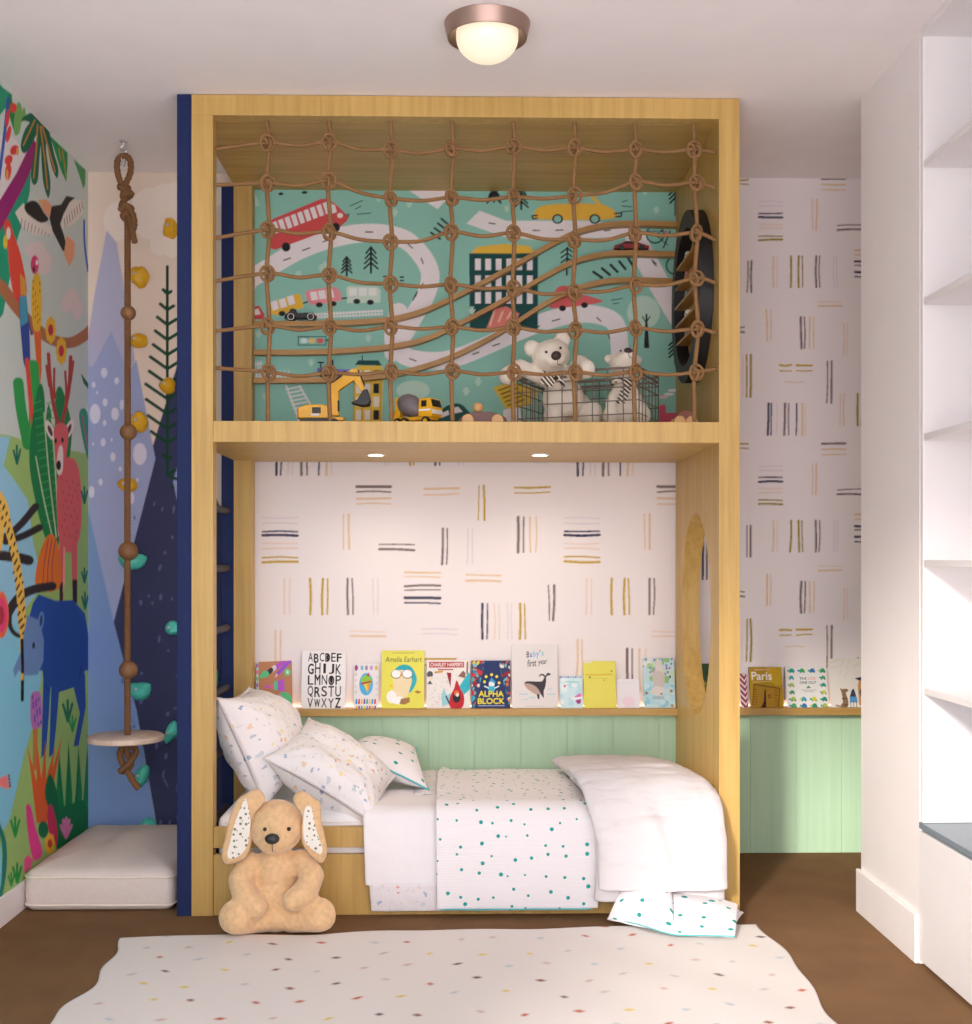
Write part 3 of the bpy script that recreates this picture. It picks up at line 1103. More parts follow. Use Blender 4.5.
for z in (1.31, 1.095, 0.873, 0.648, 0.425, 0.2):
    MB().tube([(-0.877, YF + 0.02, z), (-0.877, 4.54, z)], 0.0135, n=14).build('rung', RUNG, bed)['label'] = 'dark grey round rung'
MB().box(BX1, BX4 - 0.001, YF, YF + 0.056, TZ, CEIL - 0.002, e).build('top_beam', WOOD, bed, False)
MB().box(BX1, BX4 - 0.001, YF + 0.0565, YW, TZ, CEIL - 0.002, e).build('top_panel', WOODH, bed, False)
MB().box(BX2 + 0.0005, BX3, YF, YF + 0.056, DZ0, DZ1, e).build('deck_beam', WOOD, bed, False)
MB().box(BX1, BX3, YF + 0.0565, 4.514, DZ0, DZ1, e).box(BX2 + 0.0005, BX3, 4.513, YW, DZ0, DZ1).build('deck', WOODH, bed, False)
# right side panel with the oval opening
hy, hz, hry, hrz = 4.20, 0.938, 0.263, 0.353
n = 64
bm = MB()
y0, y1, z0, z1 = YF, YW, 0.0, TZ
ring = [(hy + hry * math.cos(2 * PI * k / n), hz + hrz * math.sin(2 * PI * k / n)) for k in range(n)]


def toedge(k):
    dx, dz = math.cos(2 * PI * k / n) * hry, math.sin(2 * PI * k / n) * hrz
    t = min((y1 - hy) / dx if dx > 1e-9 else 1e9, (y0 - hy) / dx if dx < -1e-9 else 1e9,
            (2 * hz - hz) / dz if dz > 1e-9 else 1e9, (z0 - hz) / dz if dz < -1e-9 else 1e9)
    return (hy + dx * t, hz + dz * t)


edge = [toedge(k) for k in range(n)]
vs = []
for X in (BX3, BX4):
    vs += [Vector((X, a, b)) for a, b in ring] + [Vector((X, a, b)) for a, b in edge]
fs = []
for k in range(n):
    k2 = (k + 1) % n
    fs.append((k, k2, n + k2, n + k))
    fs.append((2 * n + k, 3 * n + k, 3 * n + k2, 2 * n + k2))
    fs.append((k, 2 * n + k, 2 * n + k2, k2))
bm.put(vs, fs)
zt = 2 * hz
# corner pieces between the fan and the rectangle, then the upper part
for (cy, cz) in ((y0, z0), (y1, z0), (y0, zt), (y1, zt)):
    k = min(range(n), key=lambda q: (edge[q][0] - cy) ** 2 + (edge[q][1] - cz) ** 2)
    A = [q for q in range(n) if abs(edge[q][0] - cy) < 1e-6]
    B = [q for q in range(n) if abs(edge[q][1] - cz) < 1e-6]
    a = min(A, key=lambda q: abs(edge[q][1] - cz))
    b = min(B, key=lambda q: abs(edge[q][0] - cy))
    for X in (BX3, BX4):
        bm.put([(X, *edge[a]), (X, cy, cz), (X, *edge[b])], [(0, 1, 2)])
bm.box(BX3, BX4, y0, y1, zt, TZ)
bm.put([(BX3, y0, 0), (BX4, y0, 0), (BX4, y0, zt), (BX3, y0, zt)], [(0, 1, 2, 3)])
bm.put([(BX3, y1, 0), (BX4, y1, 0), (BX4, y1, zt), (BX3, y1, zt)], [(0, 1, 2, 3)])
sp = bm.build('side_panel', WOOD, bed, True, ang=30)
sp['label'] = 'veneered side panel with oval opening'
MB().box(BX2 + 0.0005, BX3 - 0.0005, YF + 0.004, YF + 0.028, 0.0, 0.192, e).build('front_board', WOOD, bed, False)
MB().box(BX2 + 0.0005, BX3 - 0.0005, YF + 0.004, YF + 0.028, 0.214, 0.279, e).build('front_rail', WOOD, bed, False)
MB().box(BX2 + 0.0005, BX3 - 0.0005, 4.545, YW, 0.10, 0.279, e).build('back_rail', WOOD, bed, False)

mt = thing('mattress', 'white mattress lying inside the lower bunk behind the front rail', 'mattress', (0, 4.2, 0.02))
MB().box(BX2 + 0.006, BX3 - 0.006, YF + 0.032, 4.54, 0.02, 0.312, 0.03).build('core', mat('mattress_ticking', (240, 238, 238), 0.9), mt)
MB().tube([(BX2 + 0.03, YF + 0.033, 0.29), (BX3 - 0.03, YF + 0.033, 0.29)], 0.004).build('piping', mat('mattress_ticking', (240, 238, 238), 0.9), mt)

# ------------------------------------------------------------------ downlights in the deck underside
for u, lab in ((376, 'left of the two lit downlights under the deck'), (540, 'right of the two lit downlights under the deck')):
    p = PZ(u, 454, DZ0)
    d = thing('recessed_downlight', lab, 'downlight', (p.x, p.y, DZ0), 'downlights under the deck')
    MB().lathe([(0.026, -0.0005), (0.034, -0.0005), (0.035, -0.003), (0.027, -0.006), (0.026, -0.0005)], (p.x, p.y, DZ0), 28).build('bezel', mat('satin_white', (240, 236, 230), 0.4), d)
    MB().lathe([(0.0258, -0.0005), (0.0258, -0.003), (0.0, -0.004)], (p.x, p.y, DZ0), 28).build('lens', mat('downlight_glow', (255, 250, 240), 0.4, emit=((255, 244, 226), 10)), d)
    ld = bpy.data.lights.new('downlight_beam', 'SPOT')
    ld.energy = 3.6
    ld.color = lin((255, 240, 222))
    ld.spot_size = math.radians(150)
    ld.spot_blend = 1.0
    ld.shadow_soft_size = 0.03
    lo = bpy.data.objects.new('downlight_beam', ld)
    COL.objects.link(lo)
    lo.location = (p.x, p.y, DZ0 - 0.02)

# ------------------------------------------------------------------ road mural behind the upper deck
rx0, rz0, rw_, rh_ = BX2 + 0.001, DZ1 + 0.0005, BX3 - BX2 - 0.002, TZ - DZ1 - 0.001
YM = YB - 0.035


def rmap(u, v):
    p = PY(u, v, YM)
    return p.x - rx0, p.z - rz0


rm = Canvas(rw_, rh_, 0.003, (146, 202, 187), rmap)
R4 = lambda: view(rm, rmap, 200, 90, 3.4714)
R5 = lambda: view(rm, rmap, 460, 90, 3.4714)
R6 = lambda: view(rm, rmap, 200, 260, 3.4714)
R7 = lambda: view(rm, rmap, 460, 260, 3.4714)
RD, RK = (240, 234, 236), (34, 36, 40)
G1 = (190, 222, 206)


def tuft(x, y, s=1.0):
    for dx, dy in ((-10, -22), (-3, -30), (6, -30), (13, -20)):
        rm.poly([(x - 3 * s, y), (x + dx * s - 3 * s, y + dy * s), (x + dx * s + 3 * s, y + dy * s), (x + 4 * s, y)], G1)


def fir(x, y0, y1, w):
    rm.line([(x, y0), (x, y1)], 7, RK)
    for k in range(4):
        y = y0 + (y1 - y0) * k * 0.2
        rm.line([(x - w * (.7 + .1 * k), y + w * .9), (x, y), (x + w * (.7 + .1 * k), y + w * .9)], 6, RK)


R4()
rm.line([(120, 690), (220, 630), (330, 565), (430, 525), (540, 500), (640, 500), (720, 525), (780, 590), (800, 650), (780, 720), (740, 790), (700, 860), (672, 910)], 64, RD, 6)
rm.poly([(180, 600), (195, 610), (195, 690), (180, 700)], RD)
rm.poly([(725, 350), (850, 350), (868, 370), (825, 415)], RD)
rm.poly([(170, 350), (195, 365), (212, 405), (170, 405)], G1)
R6()
rm.line([(690, 180), (672, 250), (680, 305), (730, 340), (820, 350), (900, 335), (1010, 290), (1100, 250), (1190, 215), (1290, 190), (1375, 190), (1440, 220), (1455, 300), (1460, 430), (1462, 500)], 62, RD, 6)
R5()
rm.poly([(22, 465), (68, 420), (160, 455), (300, 455), (450, 455), (600, 480), (612, 510), (450, 515), (300, 525), (150, 510)], RD)
rm.line([(610, 520), (650, 600), (700, 690), (760, 790)], 74, RD, 5)
R7()
rm.ell(0, 470, 0.1, 0.1, RD)
rm.poly([(150, 520), (205, 500), (215, 570), (150, 570)], RD)
# dashes along the roads
R4()
for p in ([(292, 592), (315, 584)], [(357, 558), (382, 549)], [(428, 528), (450, 520)], [(575, 494), (600, 494)], [(722, 535), (738, 550)], [(768, 585), (775, 603)], [(774, 672), (768, 690)], [(755, 700), (748, 718)]):
    rm.line(p, 4, RK)
R5()
for p in ([(100, 463), (122, 466)], [(253, 488), (276, 489)], [(332, 488), (356, 487)], [(500, 490), (520, 488)], [(668, 598), (680, 612)]):
    rm.line(p, 4, RK)
R7()
for p in ([(45, 327), (65, 320)], [(113, 298), (137, 290)], [(252, 237), (275, 230)], [(320, 212), (345, 205)], [(474, 200), (488, 212)], [(512, 252), (518, 272)], [(664, 0), (680, 14)]):
    rm.line(p, 4, RK)
R6()
for p in ([(728, 342), (750, 350)], [(750, 118), (740, 140)]):
    rm.line(p, 4, RK)
# bus
R4()
RED = (212, 84, 84)
rm.poly([(228, 470), (255, 448), (420, 380), (446, 378), (480, 405), (515, 440), (512, 455), (480, 482), (400, 505), (262, 556), (240, 548)], RED)
for k in range(9):
    x, y = 250 + k * 22, 462 - k * 8.4
    rm.poly([(x, y), (x + 16, y - 6), (x + 28, y + 32), (x + 13, y + 38)], RD)
rm.poly([(448, 392), (470, 402), (476, 425), (455, 432)], RD)
rm.ell(487, 437, 10, 9, (246, 236, 226))
rm.ell(300, 546, 15, 16, RK)
rm.ell(472, 478, 15, 16, RK)
rm.line([(505, 435), (518, 432), (514, 445)], 3, RK)
for p in ([(522, 404), (565, 385)], [(540, 415), (560, 404)], [(545, 433), (595, 428)]):
    rm.line(p, 3, RK)
rm.ell(282, 362, 9, 5, RK)
rm.ell(364, 357, 10, 5, RK)
fir(510, 580, 645, 18)
fir(594, 546, 635, 24)
for x, y in ((342, 655), (422, 632), (620, 390), (676, 440), (726, 410)):
    tuft(x, y, .9)
for p in ([(638, 648), (648, 648)], [(696, 650), (706, 650)], [(696, 662), (706, 662)]):
    rm.line(p, 6, RK)
for k in range(4):
    rm.line([(802 + 12 * k, 496 - 16 * k), (840 + 10 * k - 6, 518 - 16 * k)], 7, RK)
# train
R6()
rm.poly([(186, 165), (206, 158), (226, 190), (222, 206), (186, 206)], (206, 72, 76))
rm.poly([(190, 172), (204, 168), (212, 188), (190, 192)], RD)
rm.poly([(240, 150), (335, 118), (350, 120), (362, 165), (270, 194), (246, 186)], (236, 190, 70))
rm.poly([(366, 112), (380, 104), (470, 94), (486, 106), (496, 140), (390, 158), (372, 142)], (236, 150, 158))
rm.poly([(508, 96), (520, 90), (616, 94), (628, 106), (626, 148), (512, 150)], (206, 226, 212))
for x, y in ((246, 146), (274, 138), (302, 128)):
    rm.poly([(x, y), (x + 22, y - 6), (x + 30, y + 24), (x + 8, y + 30)], RD)
for x, y in ((382, 112), (410, 108), (438, 104)):
    rm.poly([(x, y), (x + 23, y - 3), (x + 30, y + 26), (x + 6, y + 29)], RD)
for x, y in ((518, 98), (552, 98), (586, 98)):
    rm.poly([(x, y), (x + 28, y), (x + 28, y + 26), (x, y + 26)], (236, 240, 236))
for x, y in ((286, 186), (324, 178), (415, 156), (463, 152), (545, 144), (592, 147)):
    rm.ell(x, y, 12, 9, RK)
for p in ([(360, 150), (374, 146)], [(494, 134), (510, 132)], [(236, 182), (244, 180)]):
    rm.line(p, 5, RK)
rm.line([(396, 190), (634, 176)], 5, RD)
rm.line([(396, 200), (634, 188)], 4, RD)
for k in range(22):
    rm.line([(400 + k * 11, 184 - k * .5), (401 + k * 11, 204 - k * .55)], 3.5, RD)
# signal box
rm.line([(342, 266), (438, 266), (438, 295), (342, 295), (342, 266)], 4, (60, 110, 100))
for x, c in ((362, (214, 236, 240)), (390, (238, 206, 130)), (418, (218, 96, 96))):
    rm.ell(x, 280, 12, 9, c)
rm.line([(440, 278), (446, 278)], 5, RK)
# railway ladder
for a, b in (((300, 436), (346, 556)), ((346, 436), (384, 500))):
    rm.line([a, b], 6, RD)
for k in range(9):
    rm.line([(300 + k * 5.2, 448 + k * 13.5), (352 + k * 5.0, 438 + k * 13.5)], 5, RD)
for a, b in (((190, 392), (250, 386)), ((190, 404), (330, 398))):
    rm.line([a, b], 5, RD)
for k in range(9):
    rm.line([(196 + k * 14, 384), (200 + k * 14, 410)], 4, RD)
rm.line([(190, 362), (215, 358)], 4, RD)
for k in range(3):
    rm.line([(194 + k * 9, 352), (194 + k * 9, 376)], 4, RD)
for x, y in ((204, 270), (584, 284), (386, 368), (924, 470), (944, 190), (436, 30), (228, 486)):
    tuft(x, y, .85)
# tower
rm.poly([(538, 364), (550, 348), (620, 348), (632, 366)], (28, 78, 74))
rm.poly([(548, 366), (630, 366), (636, 382), (632, 575), (530, 575), (540, 400)], (232, 196, 78))
for r in range(4):
    for c in range(3):
        dark = (c == 2 and r != 2)
        x, y = 542 + c * 30, 382 + r * 46
        rm.poly([(x, y), (x + 20, y), (x + 20, y + 34), (x, y + 34)], RK if dark else (244, 236, 226))
for x in (536, 563, 594, 628):
    rm.line([(x, 380), (x - 1, 575)], 3.5, (196, 156, 50))
rm.line([(564, 332), (564, 348)], 3, RK)
rm.ell(740, 452, 58, 34, (190, 220, 204))
rm.poly([(820, 560), (838, 520), (870, 500), (900, 498), (924, 515), (950, 560)], (30, 84, 78), 3)
rm.poly([(838, 532), (862, 520), (866, 536), (836, 548)], RD)
rm.poly([(880, 512), (896, 508), (912, 526), (884, 532)], RD)
# town hall
R5()
rm.poly([(32, 568), (270, 560), (270, 690), (270, 830), (34, 830)], (28, 78, 76))
rm.poly([(36, 568), (60, 545), (150, 535), (240, 542), (262, 568)], (238, 194, 74))
for r in range(3):
    for c in range(6):
        x, y = 52 + c * 36, 586 + r * 58
        rm.poly([(x, y), (x + 20, y), (x + 20, y + 40), (x, y + 40)], RD)
# taxi
rm.poly([(258, 430), (268, 412), (300, 400), (365, 396), (470, 396), (510, 404), (540, 425), (540, 445), (470, 452), (270, 450)], (238, 190, 72), 2)
rm.line([(445, 356), (482, 396)], 12, (238, 190, 72))
for x in (338, 467):
    rm.ell(x, 449, 19, 17, RK)
    rm.ell(x, 449, 13, 12, (146, 202, 187))
rm.line([(268, 436), (250, 438), (252, 448), (268, 446)], 5, RK)
rm.line([(536, 430), (560, 428), (558, 440), (540, 441)], 5, RK)
for p in ([(562, 390), (580, 384)], [(562, 404), (594, 407)], [(560, 424), (598, 421)]):
    rm.line(p, 3, RK)
for x in (118, 212):
    fir(x, 345, 415 if x > 200 else 390, 24)
for x, y in ((162, 425), (680, 430), (640, 366)):
    tuft(x, y, .8)
for k in range(4):
    rm.line([(722 + 2 * k, 382 + k * 14 - 30), (748, 360 + k * 14 - 30)], 6, RK)
rm.line([(745, 350), (745, 436)], 4, RK)
rm.line([(372, 548), (370, 642)], 6, RK)
for k in range(3):
    rm.line([(350, 566 + 17 * k), (372, 550 + 17 * k), (388, 562 + 17 * k)], 5, RK)
for k in range(5):
    rm.line([(462 + k * 30, 632 - k * 12), (492 + k * 27, 652 - k * 10)], 9, RK)
# bicycle
for x, y in ((676, 502), (745, 610)):
    for q, c in ((33, (32, 92, 84)), (27, (146, 202, 187))):
        rm.ell(x, y, q, q, c)
rm.line([(650, 492), (705, 490), (676, 502), (720, 540)], 3, RK)
rm.line([(705, 548), (728, 492)], 5, RK)
rm.ell(712, 494, 7, 5, (220, 110, 150))
# crimson coupe, boat, tree, paper, pink train
R7()
rm.poly([(308, 160), (330, 132), (330, 106), (345, 92), (372, 90), (385, 110), (440, 124), (492, 140), (470, 152), (335, 168)], (224, 106, 108), 2)
for x, y in ((355, 168), (431, 157)):
    rm.ell(x, y, 12, 10, RK)
for p in ([(524, 140), (562, 134)], [(530, 152), (550, 150)]):
    rm.line(p, 3, RK)
rm.poly([(90, 240), (118, 172), (160, 160), (206, 186), (190, 222), (130, 250)], (222, 130, 116))
for k in range(3):
    rm.line([(104 + 30 * k, 226 - 12 * k), (118 + 30 * k, 180)], 7, (240, 196, 170))
rm.ell(636, 182, 57, 58, (196, 224, 208))
rm.poly([(642, 215), (650, 215), (656, 306), (637, 306)], RK)
rm.line([(646, 250), (646, 190)], 7, RK)
rm.line([(646, 220), (632, 196)], 4, RK)
rm.line([(646, 215), (658, 196)], 4, RK)
for k in range(4):
    rm.line([(724, 296 + 14 * k), (746, 276 + 14 * k)], 6, RK)
rm.line([(744, 270), (744, 362)], 4, RK)
rm.poly([(114, 442), (182, 420), (270, 450), (262, 480), (228, 510), (160, 516)], (222, 186, 66))
for k in range(5):
    rm.line([(134 + 8 * k, 452 + 13 * k), (190 + 8 * k, 432 + 13 * k)], 4, (70, 56, 36))
for x, y in ((62, 436), (20, 470), (40, 190)):
    tuft(x, y, .95)
rm.poly([(690, 505), (712, 500), (714, 530), (760, 528), (770, 600), (690, 600)], (214, 90, 116))
for x, y, c in ((705, 475, (240, 200, 206)), (724, 465, (244, 240, 238)), (738, 452, (244, 240, 238))):
    rm.ell(x, y, 18, 5, c)
mural = thing('road_mural_panel', 'teal wall panel painted with roads, vehicles and trees behind the upper deck', 'mural', (0, YM, DZ1))
rm.build('painted_face', paint_mat('road_paint', 0.65), (rx0, YM - 0.0005, rz0), (1, 0, 0), (0, 0, 1), mural)
MB().box(rx0, rx0 + rw_, YM, YB - 0.003, rz0, rz0 + rh_).build('backing_board', mat('dark_board', (60, 52, 44), 0.7), mural, False)

# ------------------------------------------------------------------ wavy toy tracks
TR = [('topmost wavy wooden track fixed across the road mural', [(253, 323.6), (300, 323.3), (345, 322.5), (390, 319), (422, 311), (452, 298), (489, 279), (518, 263), (546, 247), (575, 232.5), (604, 225), (633, 223), (676, 224)]),
      ('middle wavy wooden track fixed across the road mural', [(253, 352), (300, 352), (345, 350.5), (390, 346.5), (425, 339), (460, 323), (489, 308), (517, 292.5), (545, 276), (574, 261.5), (604, 254), (633, 252.8), (676, 254)]),
      ('lowest wavy wooden track fixed across the road mural', [(253, 380.3), (300, 380), (345, 379), (391, 374.5), (422, 367), (452, 356.5), (484, 341), (514, 323.5), (546, 303), (575, 289), (604, 281.5), (633, 279.6), (676, 281)])]
TW = wood_mat('track_ply', (168, 122, 62), (196, 150, 86), (3, 40, 40))
TY0 = YM - 0.040
for lab, pts in TR:
    t = MB()
    c = [PY(u, v, TY0) for u, v in pts]
    c[0].x, c[-1].x = rx0 + 0.001, rx0 + rw_ - 0.001
    c = spl(c, 8)
    poly = [(p.x, p.z + 0.0095) for p in c] + [(p.x, p.z - 0.0095) for p in reversed(c)]
    m = len(c)
    vs = [Vector((p.x, y, p.z + dz)) for y in (TY0, YM - 0.001) for dz in (0.0095, -0.0095) for p in c]
    fs = []
    for i in range(m - 1):
        a, b, cc, d = i, m + i, 2 * m + i, 3 * m + i
        fs += [(a, a + 1, b + 1, b), (cc, d, d + 1, cc + 1), (a, cc, cc + 1, a + 1), (b, b + 1, d + 1, d)]
    fs += [(0, m, 3 * m, 2 * m), (m - 1, 3 * m - 1, 4 * m - 1, 2 * m - 1)]
    t.put(vs, fs)
    tag(t.build('toy_track', TW, None, True), lab, 'toy track', 'wavy tracks on the road mural')

# ------------------------------------------------------------------ climbing net
KX = [[267.7, 329.7, 391, 452, 513.6, 574.5, 635.8, 693.6], [268, 329, 391, 452, 513.9, 574.7, 635.8, 696], [268, 329.7, 390.8, 451.6, 513.3, 574.4, 635, 696.2],
      [267.7, 329.7, 391, 451.6, 513.9, 574.4, 635, 696.3], [268.3, 329.7, 391, 452, 513.3, 575.3, 635, 697], [269, 329.7, 391.6, 452.7, 513.9, 575.4, 635, 695.8]]
KY = [[144, 143.3, 151, 149.7, 147.6, 149, 150.5, 150.5], [184.5, 182, 199.5, 198.6, 198, 196.6, 183, 183.7], [231, 233, 242.7, 233, 234, 240.7, 234, 234],
      [274.4, 276, 285, 285.4, 289, 293, 286.3, 279], [326.9, 327.7, 327.7, 327.7, 328.3, 331, 329, 330], [373, 373.8, 372.4, 371.8, 373, 373, 372.4, 373]]
LEFT = [149, 185, 238, 281, 331, 368]
RIGHT = [153, 188.5, 240, 283, 333, 369]
TOPX = [267, 329, 390.5, 452, 513.5, 574.5, 635, 694.5]
BOTX = [268, 330, 391.5, 452.5, 513.5, 575.5, 635, 694.5]
YN_ = 3.84
net = thing('climbing_net', 'knotted jute climbing net stretched across the front of the upper deck', 'net', (0.02, YN_, DZ1))
rk = random.Random(11)
K = [[PY(KX[r][c], KY[r][c], YN_) for c in range(8)] for r in range(6)]
for c in range(8):
    a = PZ(TOPX[c], 120, TZ)
    a.y = YN_
    a.z = TZ - 0.006
    b = PY(BOTX[c], 421, YN_)
    b.z = DZ1 + 0.005
    pts = [a] + [K[r][c] + Vector((0.004 * (-1) ** r, 0.003, 0)) for r in range(6)] + [b]
    MB().rope(spl(pts, 6), 0.0070, 0.03).build('vertical_rope', ROPE, net)
for r in range(6):
    a, b = PY(218, LEFT[r], YN_), PY(717, RIGHT[r], YN_)
    a.x, b.x = BX2 + 0.004, BX3 - 0.004
    pts = [a]
    for c in range(8):
        p = K[r][c]
        pts.append(p + Vector((0, -0.006, 0.002)))
        if c < 7:
            q = K[r][c + 1]
            pts.append((p + q) / 2 + Vector((0, 0, -0.004 - 0.006 * rk.random())))
    pts.append(b)
    MB().rope(spl(pts, 5), 0.0060, 0.028).build('horizontal_rope', ROPE, net)
    for c in range(8):
        p = K[r][c]
        k = MB()
        tilt = rk.uniform(-.35, .35)
        for rad, ox, oz, ry, tr in ((0.0215, 0.0, 0.001, .30 + tilt, 0.0050), (0.0150, 0.007 * rk.uniform(-1, 1), -0.006, -.7 + tilt, 0.0050)):
            R = Matrix.Rotation(ry, 3, 'Z') @ Matrix.Rotation(rk.uniform(-.25, .25), 3, 'X')
            ring = [p + Vector((ox, -0.008, oz)) + R @ Vector((rad * math.cos(2 * PI * q / 20), 0, rad * 1.12 * math.sin(2 * PI * q / 20))) for q in range(20)]
            k.tube(ring, tr, n=8, closed=True)
        k.tube([p + Vector((-0.012, -0.012, 0.018)), p + Vector((-.004, -0.018, 0.008)), p + Vector((0.002, -0.012, -0.002))], 0.0045, n=8)
        k.build('knot', ROPE, net)

# ------------------------------------------------------------------ oval shelf box on the side panel
oy, oz, ory, orz = 4.145, 1.126 + (560 - 297.5) * 4.16 / 1200, 0.258, 0.295
ob = thing('oval_wall_shelf', 'black oval toy display shelf fixed to the right panel of the upper deck', 'wall shelf', (BX3, oy, oz))
n = 56
X0, X1 = BX3 - 0.048, BX3 - 0.0005
vs, fs = [], []
for (X, k_) in ((X0, 1.0), (X1, 1.0), (X1, 0.80), (X0, 0.80)):
    vs += [Vector((X, oy + ory * k_ * math.cos(2 * PI * k / n), oz + orz * k_ * math.sin(2 * PI * k / n))) for k in range(n)]
for i in range(4):
    j = (i + 1) % 4
    for k in range(n):
        k2 = (k + 1) % n
        fs.append((i * n + k, i * n + k2, j * n + k2, j * n + k))
MB().put(vs, fs).build('oval_rim', mat('black_rim', (26, 25, 27), 0.55), ob, True, ang=30)
MB().prism([(oy + ory * .8 * math.cos(2 * PI * k / n), oz + orz * .8 * math.sin(2 * PI * k / n)) for k in range(n)], X1 - 0.004, X1, 'X').build('back_panel', WOOD, ob, False)
levels = [oz + d for d in (0.135, 0.068, 0.0, -0.068, -0.135)]
for z in levels:
    w = ory * .8 * math.sqrt(max(0.05, 1 - ((z - oz) / (orz * .8)) ** 2)) - 0.004
    MB().box(X0 + 0.002, X1 - 0.005, oy - w, oy + w, z - 0.004, z + 0.004).build('shelf', TW, ob, False)
TOYC = [((226, 226, 228), 'white'), ((206, 60, 64), 'red'), ((120, 124, 132), 'grey'), ((236, 234, 230), 'cream'), ((150, 50, 90), 'crimson')]
for (c, nm), z in zip(TOYC, levels):
    yy, xx = oy + 0.035, X0 + 0.022
    t = thing('miniature_car', nm + ' miniature car parked in the black oval shelf', 'toy car', (xx, yy, z + 0.004), 'miniature cars in the oval shelf')
    M = Matrix.Translation((xx, yy, z + 0.0045)) @ Matrix.Rotation(PI / 2, 4, 'Z')
    MB(M).prism([(-.03, .006), (.03, .006), (.03, .014), (.018, .017), (.009, .026), (-.014, .026), (-.021, .017), (-.03, .015)], -.012, .012).build('car_body', mat('mini_' + nm, c, 0.3), t)
    for sx in (-.018, .018):
        for sy in (-.012, .012):
            MB(M).lathe([(0, -.002), (.0058, -.002), (.0058, .002), (0, .002)], (sx, sy, .006), 12, 'Y').build('wheel', BLACK, t)
# ------------------------------------------------------------------ toys on the upper deck
YEL = mat('toy_yellow', (240, 180, 28), 0.35)
ORG = mat('toy_amber', (206, 140, 30), 0.4)
DKG = mat('toy_black', (30, 30, 32), 0.45)
WHT = mat('toy_white', (236, 234, 230), 0.4)
GRY = mat('toy_grey', (120, 112, 116), 0.35)
GLS = mat('toy_glass', (26, 28, 32), 0.15)
ZD = DZ1 + 0.0005


def disc(mb, c, r, w, axis='Y', n=20):
    return mb.lathe([(0, -w / 2), (r * .9, -w / 2), (r, -w * .3), (r, w * .3), (r * .9, w / 2), (0, w / 2)], c, n, axis)


# excavator
ey = 4.05
E = lambda u, v: PY(u, v, ey)
ex = thing('toy_excavator', 'yellow toy excavator with raised arm and black bucket on the upper deck', 'toy excavator', (E(318, 420).x, ey, ZD))
for dy in (-0.034, 0.034):
    t = MB()
    x0, x1, zc = E(301, 0).x, E(340, 0).x, ZD + 0.0155
    out = [(x0 + .015 + .015 * math.cos(a), zc + .015 * math.sin(a)) for a in [PI / 2 + PI * k / 8 for k in range(9)]]
    out += [(x1 - .015 + .015 * math.cos(a), zc + .015 * math.sin(a)) for a in [-PI / 2 + PI * k / 8 for k in range(9)]]
    t.prism(out, ey + dy - .013, ey + dy + .013)
    for k in range(9):
        xx = x0 + .016 + (x1 - x0 - .032) * k / 8
        t.box(xx - .003, xx + .003, ey + dy - .0135, ey + dy + .0135, zc + .013, zc + .0165)
    t.build('track', DKG, ex)
x0, x1 = E(300, 0).x, E(331, 0).x
zb = ZD + 0.032
MB().prism([(x0, zb), (x1, zb), (x1, zb + .040), (x0 + .075, zb + .046), (x0 + .03, zb + .046), (x0 + .002, zb + .036)], ey - .045, ey + .045).build('house', YEL, ex, True, [('BEVEL', {'width': .003, 'segments': 2})])
MB().box(x0 + .046, x0 + .075, ey - .0465, ey - .044, zb + .016, zb + .036, .001).build('cab_window', DKG, ex, False)
MB().box(x0 + .042, x0 + .07, ey - .0462, ey - .0445, zb + .008, zb + .014).build('name_strip', WHT, ex, False)
MB().box(x0 - .004, x0 + .014, ey - .043, ey + .043, zb - .001, zb + .034, .004).build('counterweight', ORG, ex, True)
p0, p1 = E(331, 419), E(341, 419)
MB().box(p0.x, p1.x + .012, ey - .03, ey + .03, zb - .006, zb + .006, .002).build('boom_foot', YEL, ex, True)
q = [E(331.5, 416), E(331.5, 384), E(352, 369.5), E(357, 369.5), E(358, 378), E(339, 391), E(339.5, 416)]
MB().prism([(p.x, p.z) for p in q], ey - .013, ey + .013).build('boom', YEL, ex, True, [('BEVEL', {'width': .002, 'segments': 2})])
q = [E(352.5, 369), E(357.5, 368.5), E(365.5, 391), E(362, 393), E(352.5, 379)]
MB().prism([(p.x, p.z) for p in q], ey - .009, ey + .009).build('stick', YEL, ex, True, [('BEVEL', {'width': .0015, 'segments': 2})])
MB().tube([E(333, 383) + Vector((0, -.016, 0)), E(343, 375.5) + Vector((0, -.016, 0))], .0028).tube([E(358.5, 370.5) + Vector((0, -.012, 0)), E(365, 386) + Vector((0, -.012, 0))], .0025).tube([E(339, 412) + Vector((0, -.015, 0)), E(339, 401) + Vector((0, -.015, 0))], .003).build('hydraulic_ram', DKG, ex)
q = [E(351.5, 403.5), E(358, 400.5), E(363.5, 391), E(368, 390), E(371, 401), E(369.5, 405.5), E(362, 406.5)]
MB().prism([(p.x, p.z) for p in q], ey - .028, ey + .028).build('bucket', DKG, ex, True, [('BEVEL', {'width': .002, 'segments': 2})])

